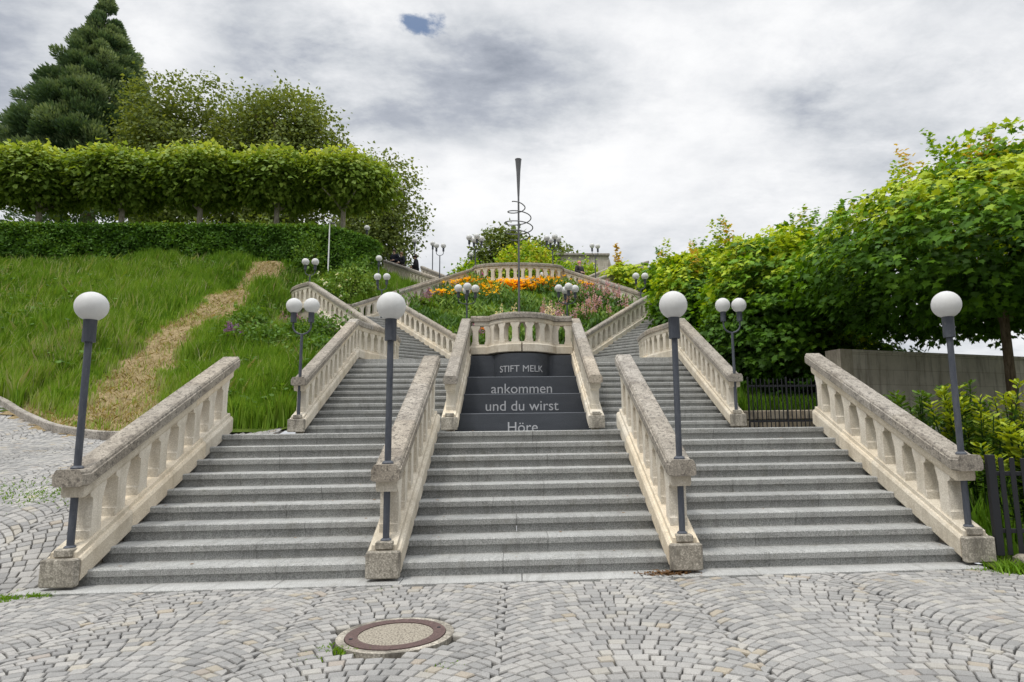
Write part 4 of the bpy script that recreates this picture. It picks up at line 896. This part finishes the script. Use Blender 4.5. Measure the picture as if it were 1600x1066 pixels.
# purple lupin clump on the bank
def lupin(label, x, y, z, n, tintv, group, h=.75, spread=.22, name='lupin_plant'):
    t = thing(name, label, 'flower', (x, y, z), group); sp = []; mb = MB(); r = random
    P = []; D = []; N = []; S = []
    for k in range(n):
        bx, by_ = r.gauss(0, spread), r.gauss(0, spread*.7); hh = h*r.uniform(.7, 1.1); mb.tube([(bx*.3, by_*.3, 0), (bx, by_, hh)], [.009, .006], 5)
        m = 46; s = RNG.random(m); a = RNG.uniform(0, 2*PI, m); rad = .055*(1-s*.75)
        P.append(np.stack([bx+np.cos(a)*rad, by_+np.sin(a)*rad, hh*(.52+.52*s)], 1)); D.append(np.stack([np.cos(a), np.sin(a), .5+0*a], 1)); N.append(RNG.normal(size=(m, 3))+np.array((0, 0, .5))); S.append(RNG.uniform(.055, .10, m)*(1-.45*s))
    mb.build('stems', M_SHRUB, t); P = np.vstack(P)
    leaves('blossoms', P, np.vstack(D), np.vstack(N), np.concatenate(S), np.clip(tintv+RNG.normal(size=len(P))*.025, 0, 1), M_FLOWER, t, LOBE)
    m = 40*max(1, n//2); a = RNG.uniform(0, 2*PI, m)
    leaves('leaves', np.stack([RNG.normal(size=m)*spread, RNG.normal(size=m)*spread*.7, RNG.uniform(.05, h*.55, m)], 1), np.stack([np.cos(a), np.sin(a), .4+0*a], 1), RNG.normal(size=(m, 3))*.4+np.array((0, 0, 1)), RNG.uniform(.12, .2, m), RNG.random(m)*.6, M_SHRUB, t, OVAL)
    return t
lupin('purple flowering clump on the bank right of the dirt path', -8.55, 13.1, float(H(-8.55, 13.1)[0]), 9, .98, None, .75, .22)
lupin('purple flowering clump just under the rounded landing', -8.35, 17.6, float(H(-8.35, 17.6)[0]), 9, .86, None, .8, .25)
bz = lambda y: float(bed_z(y))
for k in range(7): lupin('white lupin with pale spikes behind the round bay balustrade', ux(random.uniform(.75, 1.4) if k > 2 else random.uniform(-.9, -.25), 1), (lambda yy: yy)(random.uniform(17, 18.4)), bz(17.6), 3, .62, 'white lupins in the flower bed', 1.4, .14)
for k in range(24):
    y = random.uniform(16.8, 21.2); u = random.uniform(.28, .92)*float(bed_half(y)); lupin('pink lupin with tall spikes in the right half of the flower bed', ux(u, 1), y, bz(y), 3, .75, 'pink lupins in the flower bed', 1.1, .2)
for k in range(5):
    y = random.uniform(20, 22.4); u = random.uniform(.75, .93)*float(bed_half(y)); lupin('pale pink lupin along the right high balustrade', ux(u, 1), y, bz(y), 4, .77, 'pale pink lupins by the balustrade', 1.2, .22)
for k, (u, y) in enumerate(((-4.2, 21.0), (-3.9, 21.6), (-1.2, 11.6))): lupin(('purple lupin by the left high balustrade', 'purple lupin by the left high balustrade', 'purple lupin behind the left end of the round bay')[k], ux(u, 1), y, bz(y), 5, .9, 'purple lupins in the flower bed', 1.0, .18)
# leafy mass and lily flowers of the bed: too many to count
n = 26000; y = RNG.uniform(10.8, 23.8, n); u = RNG.uniform(-.97, .97, n); x = AX+u*bed_half(y); hh = .35+.30*np.sin(x*1.9+y*1.3)*np.sin(y*.9+x*.4)+np.where(y > 20.5, .35, 0)
z = bed_z(y)+np.abs(hh+.15)*RNG.random(n); a = RNG.uniform(0, 2*PI, n)
D = np.stack([np.cos(a)*.6, np.sin(a)*.6, .3+RNG.random(n)], 1)
o = leaves('bed_foliage', np.stack([x, y, z], 1), D, RNG.normal(size=(n, 3))*.4+np.array((0, -.5, 1)), RNG.uniform(.16, .34, n), np.clip(.15+.4*RNG.random(n)+.3*np.sin(x*1.3+y*2.1), 0, 1), M_SHRUB, None, np.array([(-.09, 0), (.09, 0), (.12, .5), (0, 1), (-.12, .5)])); kind(o, 'stuff')
def blossoms(name, n, yr, ur, tv, hr, size):
    y = RNG.uniform(*yr, n); u = RNG.uniform(*ur, n); x = AX+u*bed_half(y); keep = (np.sin(x*2.3+y)+np.sin(y*3.1-x*1.7)+RNG.normal(size=n)*.7) > -.35; x = x[keep]; y = y[keep]; n = len(x)
    c = np.stack([x, y, bed_z(y)+RNG.uniform(*hr, n)], 1); P = np.repeat(c, 5, 0); m = len(P); a = np.tile(np.arange(5)*2*PI/5, n)+np.repeat(RNG.random(n)*6, 5)
    D = np.stack([np.cos(a), np.sin(a)*.8-.2, .7+.3*RNG.random(m)], 1)
    o = leaves(name, P, D, np.stack([-np.cos(a), -np.sin(a)-.4, .8+0*a], 1), np.repeat(RNG.uniform(.7, 1.2, n)*size, 5), np.clip(np.repeat(tv+RNG.normal(size=n)*.08, 5), 0, .42 if tv < .4 else .52), M_FLOWER, None, OVAL); return kind(o, 'stuff')
blossoms('orange_lilies', 1300, (22.6, 23.75), (-1., 1.), .22, (.5, 1.0), .15)
blossoms('orange_lilies', 150, (21.2, 22.6), (-.85, -.2), .25, (.6, .95), .14)
blossoms('red_poppies', 60, (15.8, 17.4), (-.95, -.4), .50, (.6, .95), .14)
# broad-leaved weeds on the bank
n = 26000; y = 6.8+RNG.random(n)*18; x = -4.8-RNG.random(n)*(6+y*.7); k = np.sin(x*1.7+np.sin(y*1.1)*2)*np.sin(y*1.4+np.cos(x)*2)+.5*np.sin(x*4.1)*np.sin(y*3.7); keep = (k > .42) & (path_mask(x, y) < .1) & (x < -x_lim(y)+.2) & (y > y_kerb(x)+.25)
x, y = x[keep], y[keep]; nn = len(x); a = RNG.uniform(0, 2*PI, nn)
o = leaves('bank_weeds', np.stack([x, y, H(x, y)+RNG.uniform(.08, .5, nn)], 1), np.stack([np.cos(a), np.sin(a), .3+0*a], 1), RNG.normal(size=(nn, 3))*.35+np.array((0, -.2, 1)), RNG.uniform(.09, .2, nn), .02+.5*RNG.random(nn), M_SHRUB, None, OVAL); kind(o, 'stuff')
# --- spurges behind the right fence
for k, (x, y, h, n, lab) in enumerate(((5.75, .35, 1.25, 9, 'yellow green spurge right behind the far right lamp pole'), (6.4, .2, 1.05, 9, 'yellow green spurge behind the middle of the picket fence'), (7.0, .5, 1.35, 10, 'spurge at the right picture edge behind the fence'),
        (6.2, 1.7, 1.6, 10, 'tall spurge before the maple trunk'), (5.75, 2.2, 1.5, 8, 'darker spurge before the concrete wall'), (7.2, 2.1, 1.5, 10, 'broad spurge left of the maple trunk foot'), (6.2, 3.6, 1.4, 7, 'dark upright spurge near the top of the right balustrade'), (7.3, 3.4, 1.45, 7, 'upright spurge with a tall spike before the concrete wall'), (8.3, 2.2, 1.2, 9, 'spurge behind the maple trunk foot'))):
    z0 = float(H(x, y)[0]); t = thing('spurge_plant', lab, 'plant', (x, y, z0), 'spurges behind the picket fence'); mb = MB(); P = []; D = []; N = []; S = []; T = []
    for j in range(n+5):
        bx, by_ = random.gauss(0, .24), random.gauss(0, .2); hh = h*random.uniform(.62, 1.08); mb.tube([(bx*.4, by_*.4, 0), (bx, by_, hh)], [.014, .008], 5)
        m = 110; s = RNG.random(m)**.8; a = RNG.uniform(0, 2*PI, m); sp = .05+.06*np.clip(s, 0, 1)
        P.append(np.stack([bx*(.4+.6*s)+np.cos(a)*.02, by_*(.4+.6*s)+np.sin(a)*.02, hh*(.22+.80*s)], 1)); D.append(np.stack([np.cos(a), np.sin(a), .25+.5*s], 1)); N.append(np.stack([-.3*np.cos(a), -.3*np.sin(a), 1+0*a], 1)+RNG.normal(size=(m, 3))*.25); S.append(RNG.uniform(.08, .13, m)); T.append(np.clip(.2+.25*RNG.random(m)+np.where(s > .72, .42 if k in (0, 1, 2, 3, 5, 8) else .1, 0), 0, 1))
    mb.build('stems', M_SPURGE, t); leaves('leaves', np.vstack(P), np.vstack(D), np.vstack(N), np.concatenate(S), np.concatenate(T), M_SPURGE, t, np.array([(0, 0), (.16, .35), (.18, .75), (0, 1), (-.18, .75), (-.16, .35)]))
# --- grass
def grass(name, x, y, h, wdt, tint, mat, zoff=0., lean=.26, z=None):
    n = len(x); z = (H(x, y) if z is None else z)+zoff; a = RNG.uniform(0, 2*PI, n); la = .9+RNG.normal(size=n)*1.7
    b = np.stack([np.cos(a), np.sin(a), 0*a], 1)*wdt[:, None]*.5; l = np.stack([np.cos(la), np.sin(la), 0*a], 1)*(h*lean*RNG.uniform(.3, 1.3, n))[:, None]
    p0 = np.stack([x, y, z-.02], 1); up = np.array((0, 0, 1.))
    mid = p0+l*.35+up*(h*.6)[:, None]; tip = p0+l+up*(h*.97)[:, None]
    V = np.stack([p0-b, p0+b, mid+b*.7, tip, mid-b*.7], 1).reshape(-1, 3)
    return kind(fast(name, V, 5, mat, None, tint), 'stuff')
n = 330000; y = 6.0+RNG.random(n)**1.25*22.5; x = -4.0-RNG.random(n)**1.1*(9+y*.95)
pm = path_mask(x, y); xl = -x_lim(y)+2*AX
clump = np.clip(.5+.5*np.sin(x*1.1+np.sin(y*.8)*2.)*np.sin(y*1.0+np.cos(x*.7)*2.)+.45*np.sin(x*3.7+np.sin(y*2.9)*1.6)*np.sin(y*3.1+np.cos(x*2.3)*1.9), 0, 1.3)
keep = (y > y_kerb(x)+.08) & (x < xl-.05) & (RNG.random(n) > np.clip(pm*1.3-.12, 0, .93)); x, y, clump, pm = x[keep], y[keep], clump[keep], pm[keep]
nn = len(x); h = (.13+.46*clump*RNG.uniform(.4, 1.25, nn)+.05)*(1-.6*pm); patch = np.clip(.5+.5*np.sin(x*.45+y*.3)*np.sin(y*.37-x*.2)+.35*np.sin(x*1.9+np.sin(y*1.7)*2)*np.sin(y*2.2), 0, 1); pale = np.exp(-((x+12.5)/2.6)**2-((y-12.5)/3.5)**2)
grass('meadow_grass', x, y, h*(1+.5*pale), RNG.uniform(.012, .026, nn)*(1+y*.03), np.clip(.02+.36*RNG.random(nn)+.26*patch+.18*clump+.62*pale*RNG.random(nn)+.3*pm, 0, .98), M_GRASS)
n = 70000; y = 6.2+RNG.random(n)*19; x = -5-RNG.random(n)*9; pm = path_mask(x, y); keep = (pm > RNG.random(n)*1.1+.05) & (y > y_kerb(x)+.05); x, y = x[keep], y[keep]; nn = len(x)
grass('dry_path_grass', x, y, RNG.uniform(.03, .16, nn), RNG.uniform(.010, .026, nn), RNG.random(nn), M_DRY, 0., 1.5)
# tall stems with seed heads
n = 13000; y = 8+RNG.random(n)*17; x = -5.3-RNG.random(n)*(8+y*.7); keep = (path_mask(x, y) < .15) & (x < -x_lim(y)) & (y > y_kerb(x)+.3); x, y = x[keep], y[keep]; nn = len(x)
grass('seeding_grass', x, y, RNG.uniform(.4, .8, nn), RNG.uniform(.008, .016, nn)*(1+y*.04), np.clip(.66+.34*RNG.random(nn), 0, 1), M_GRASS, 0., .45)
# right side ground cover under the trees
n = 26000; x = 4.95+RNG.random(n)*6.5; y = -.1+RNG.random(n)*16; keep = (x > x_lim(y)+.15) & ~((y > 3.5) & (y < 7.65) & (x < 7.4)); x, y = x[keep], y[keep]; nn = len(x)
grass('shade_grass', x, y, RNG.uniform(.12, .42, nn), RNG.uniform(.015, .03, nn), np.clip(.05+.45*RNG.random(nn), 0, 1), M_GRASS)
n = 3500; x = 4.98+RNG.random(n)*2.6; y = 7.65+RNG.random(n)*.7
grass('shade_grass', x, y, RNG.uniform(.2, .5, n), RNG.uniform(.015, .03, n), .1+.4*RNG.random(n), M_GRASS, 0, .35, np.full(n, 1.78))
# weeds in joints and corners
def weeds(name, spots, mat=M_GRASS):
    X = []; Y = []; Hh = []
    for x, y, s, m, h in spots: X.append(RNG.normal(size=m)*s+x); Y.append(RNG.normal(size=m)*s*.55+y); Hh.append(RNG.uniform(.4, 1, m)*h)
    X = np.concatenate(X); Y = np.concatenate(Y); Hh = np.concatenate(Hh); on = (X < -4.55) & (Y > -.25)
    return grass(name, X, Y, Hh, RNG.uniform(.010, .022, len(X)), np.clip(.3+.35*RNG.random(len(X)), 0, 1), mat, 0., .9, np.where(on, H(X, Y), 0.))
weeds('joint_weeds', [(-4.7, -.36, .16, 260, .05), (-4.35, -.33, .07, 120, .06), (-5.3, -.35, .2, 160, .03), (-5.9, 1.9, .35, 420, .06), (-6.9, 2.3, .5, 420, .06), (-5.3, 2.5, .2, 220, .06), (-8.2, 2.2, .5, 250, .05), (-1.18, -2.06, .09, 140, .04), (-1.30, -2.24, .06, 60, .03), (-.42, -2.46, .05, 60, .03), (-1.28, -.33, .08, 60, .025), (4.86, -.45, .10, 200, .16), (5.05, -.55, .08, 120, .14), (4.7, -.3, .1, 80, .05), (4.55, .25, .05, 50, .05), (4.5, .6, .05, 40, .04)])
n = 260; a = RNG.uniform(0, 2*PI, n)
o = leaves('dry_leaves', np.stack([1.5+RNG.normal(size=n)*.14, -.17+RNG.normal(size=n)*.05, .016+RNG.random(n)*.02], 1), np.stack([np.cos(a), np.sin(a), RNG.normal(size=n)*.2], 1), RNG.normal(size=(n, 3))*.3+np.array((0, 0, 1)), RNG.uniform(.02, .05, n), RNG.random(n)*.3, leaf_mat('dead_leaf', [(0, (.10, .05, .02)), (1, (.26, .15, .06))], .1), None, OVAL); kind(o, 'stuff')
n = 150; k = RNG.integers(0, 9, n); x = np.where(RNG.random(n) < .6, np.array(RX)[RNG.integers(0, 4, n)]+RNG.choice((-1, 1), n)*RNG.uniform(.2, .5, n), RNG.uniform(-4, 4.5, n)); a = RNG.uniform(0, 2*PI, n)
o = leaves('fallen_leaves', np.stack([x, k*TREAD+RNG.uniform(.05, .3, n), k*RISE+.168+0*x-np.where(k == 0, 0, 0)], 1), np.stack([np.cos(a), np.sin(a), .15+0*a], 1), RNG.normal(size=(n, 3))*.2+np.array((0, 0, 1)), RNG.uniform(.02, .05, n), RNG.random(n), bpy.data.materials['dead_leaf'], None, OVAL); kind(o, 'stuff')
# ---------------------------------------------------------------- people
SKIN = plain('skin', (.55, .36, .27), .6)
def skinned(name, verts, edges, rad, mat, parent, root=0, sub=2):
    me = bpy.data.meshes.new(name); me.from_pydata(verts, edges, []); o = bpy.data.objects.new(name, me); COL.objects.link(o)
    o.modifiers.new('s', 'SKIN'); m2 = o.modifiers.new('d', 'SUBSURF'); m2.levels = sub; m2.render_levels = sub
    for i, r in enumerate(rad): me.skin_vertices[0].data[i].radius = (r, r) if not isinstance(r, tuple) else r
    me.skin_vertices[0].data[root].use_root = True
    dg = bpy.context.evaluated_depsgraph_get(); dg.update(); new = bpy.data.meshes.new_from_object(o.evaluated_get(dg)); bpy.data.objects.remove(o); bpy.data.meshes.remove(me)
    new.polygons.foreach_set('use_smooth', [True]*len(new.polygons)); return link(new, name, mat, parent)
def person(label, x, y, z, rz, jacket, trousers, hair, hat=None, h=1.72, arms='front', group=None, lean=0.):
    t = thing('person', label, 'person', (x, y, z), group); t.rotation_euler = (0, 0, rz); k = h/1.75
    J = dict(pel=(0, 0, .95), w=(0, .0, 1.08), ch=(0, .02, 1.30), nk=(0, .0, 1.48), hd0=(0, -.03, 1.55), hd1=(0, -.02, 1.64), hd2=(0, 0, 1.72))
    R = dict(pel=.13, w=.12, ch=.135, nk=.055, hd0=.068, hd1=.085, hd2=.06)
    E = [('pel', 'w'), ('w', 'ch'), ('ch', 'nk'), ('nk', 'hd0'), ('hd0', 'hd1'), ('hd1', 'hd2')]
    for s, n in ((-1, 'l'), (1, 'r')):
        J['hp'+n] = (s*.1, 0, .88); J['kn'+n] = (s*.11, -.02+.04*s, .48); J['an'+n] = (s*.11, .02+.06*s, .08); J['to'+n] = (s*.12, -.16+.06*s, .035)
        R.update({'hp'+n: .095, 'kn'+n: .06, 'an'+n: .042, 'to'+n: .035}); E += [('pel', 'hp'+n), ('hp'+n, 'kn'+n), ('kn'+n, 'an'+n), ('an'+n, 'to'+n)]
        J['sh'+n] = (s*.19, .01, 1.40); J['el'+n] = (s*.26, .02, 1.13); 
        J['wr'+n] = (s*.12, -.22, 1.08) if arms == 'front' else (s*.27, -.06, .88)
        wr = Vector(J['wr'+n]); fd = Vector((-s*.6, -.8, -.1)).normalized() if arms == 'front' else Vector((0, -.15, -1)).normalized(); pa = wr+fd*.075; J['pa'+n] = tuple(pa)
        R.update({'sh'+n: .07, 'el'+n: .047, 'wr'+n: .030, 'pa'+n: .034}); E += [('ch', 'sh'+n), ('sh'+n, 'el'+n), ('el'+n, 'wr'+n), ('wr'+n, 'pa'+n)]
        side = Vector((0, 0, 1)) if arms == 'front' else Vector((0, 1, 0))
        for f in range(4):
            b = pa+side*((f-1.5)*.019); q = b+fd*(.05, .06, .055, .042)[f]; e = q+(fd*.6+Vector((0, .03, -.5))).normalized()*.03
            J[f'a{f}{n}'] = tuple(b+fd*.02); J[f'b{f}{n}'] = tuple(q); J[f'c{f}{n}'] = tuple(e); R.update({f'a{f}{n}': .010, f'b{f}{n}': .009, f'c{f}{n}': .008}); E += [('pa'+n, f'a{f}{n}'), (f'a{f}{n}', f'b{f}{n}'), (f'b{f}{n}', f'c{f}{n}')]
        b = wr+fd*.03+side*.03; J['t'+n] = tuple(b); J['u'+n] = tuple(b+side*.025+fd*.03); R.update({'t'+n: .012, 'u'+n: .010}); E += [('wr'+n, 't'+n), ('t'+n, 'u'+n)]
    def sub(keys, extra, nm, mat, root):
        ks = [q for q in J if q in keys]; ix = {q: i for i, q in enumerate(ks)}
        vs = [(J[q][0]*k, (J[q][1]-lean*max(0, J[q][2]-.9))*k, J[q][2]*k) for q in ks]
        return skinned(nm, vs, [(ix[a], ix[b]) for a, b in E if a in ix and b in ix], [(R[q]+extra)*k for q in ks], mat, t, ix[root])
    sub(set(J), 0, 'body', SKIN, 'pel')
    sub({'pel', 'w', 'ch', 'shl', 'shr', 'ell', 'elr', 'wrl', 'wrr'}, .05, 'jacket', plain('cloth', jacket, .9), 'pel')
    sub({'pel', 'hpl', 'hpr', 'knl', 'knr', 'anl', 'anr'}, .03, 'trousers', plain('cloth', trousers, .9), 'pel')
    hy = -lean*.7*k
    MB().sphere((0, (.005-lean*.73)*k, 1.665*k), .103*k, 14, 10, 1.05).build('hat' if hat else 'hair', plain('head_cover', hat or hair, .9), t, True)
    if hat and arms == 'front' and h > 1.7: MB().lathe([(.10, 0), (.15, .0), (.15, .012), (.10, .012)], 14, (0, (-.05-lean*.73)*k, 1.67*k)).build('hat_brim', plain('head_cover', hat, .9), t)
    o = MB().sphere((0, (-.105-lean*.68)*k, 1.615*k), .018*k, 8, 6).build('nose', SKIN, t, True)
    for s in (-1, 1): MB().box(s*.012*k-.5*.0+ (s*.012*k), s*.05*k, (-.10-lean*.7)*k, (-.09-lean*.7)*k, 1.642*k, 1.655*k).build('eye', M_BLACK, t)
    return t
def cz(x, y):  # height on the topmost left flight
    d, L = unit((-4.03, 26.2), (-7.73, 31.0)); s = (Vector((x, y))-Vector((-4.03, 26.2))).dot(d); return Z4+max(0, min(L, s))/L*14*RISE
GP = 'people on the topmost left stairs'
person('person in dark navy jacket leaning at the head of the topmost stairs', -7.2, 31.35, Z5, -.5, (.018, .02, .032), (.02, .02, .025), (.06, .04, .03), None, 1.84, 'front', GP, .12)
person('person with fair hair and open dark jacket between the other two', -6.75, 31.2, Z5-.12, -.9, (.02, .022, .03), (.10, .085, .08), (.25, .15, .08), None, 1.76, 'front', GP, .08)
person('person in dark coat and cap standing lower on the topmost stairs', -5.65, 29.5, cz(-5.65, 29.5)+.05, -1.4, (.022, .022, .026), (.02, .02, .025), (.05, .04, .03), (.07, .05, .045), 1.86, 'front', GP, .05)
person('person in a pink hat and dark coat going down the right high steps', 3.25, 24.6, 8.25, 2.6-1.9, (.04, .036, .034), (.03, .03, .035), (.2, .1, .08), (.62, .25, .27), 1.66, 'front')
person('child in a pink top behind the terrace balustrade', -1.75, 24.4, Z4, .2, (.62, .10, .30), (.06, .06, .12), (.12, .08, .05), None, 1.15, 'down')
person('person in a pale shirt seen through the terrace balusters', 1.45, 24.6, Z4, -.3, (.6, .58, .56), (.05, .05, .06), (.55, .53, .5), None, 1.2, 'down')
person('dark haired person whose head shows over the left high balustrade', -3.45, 26.0, 7.85, .3, (.03, .03, .035), (.02, .02, .03), (.02, .018, .016), None, 1.7, 'down')
person('second dark haired person beside it over the left high balustrade', -3.2, 26.05, 7.82, -.3, (.03, .03, .035), (.02, .02, .03), (.02, .018, .016), None, 1.7, 'down')
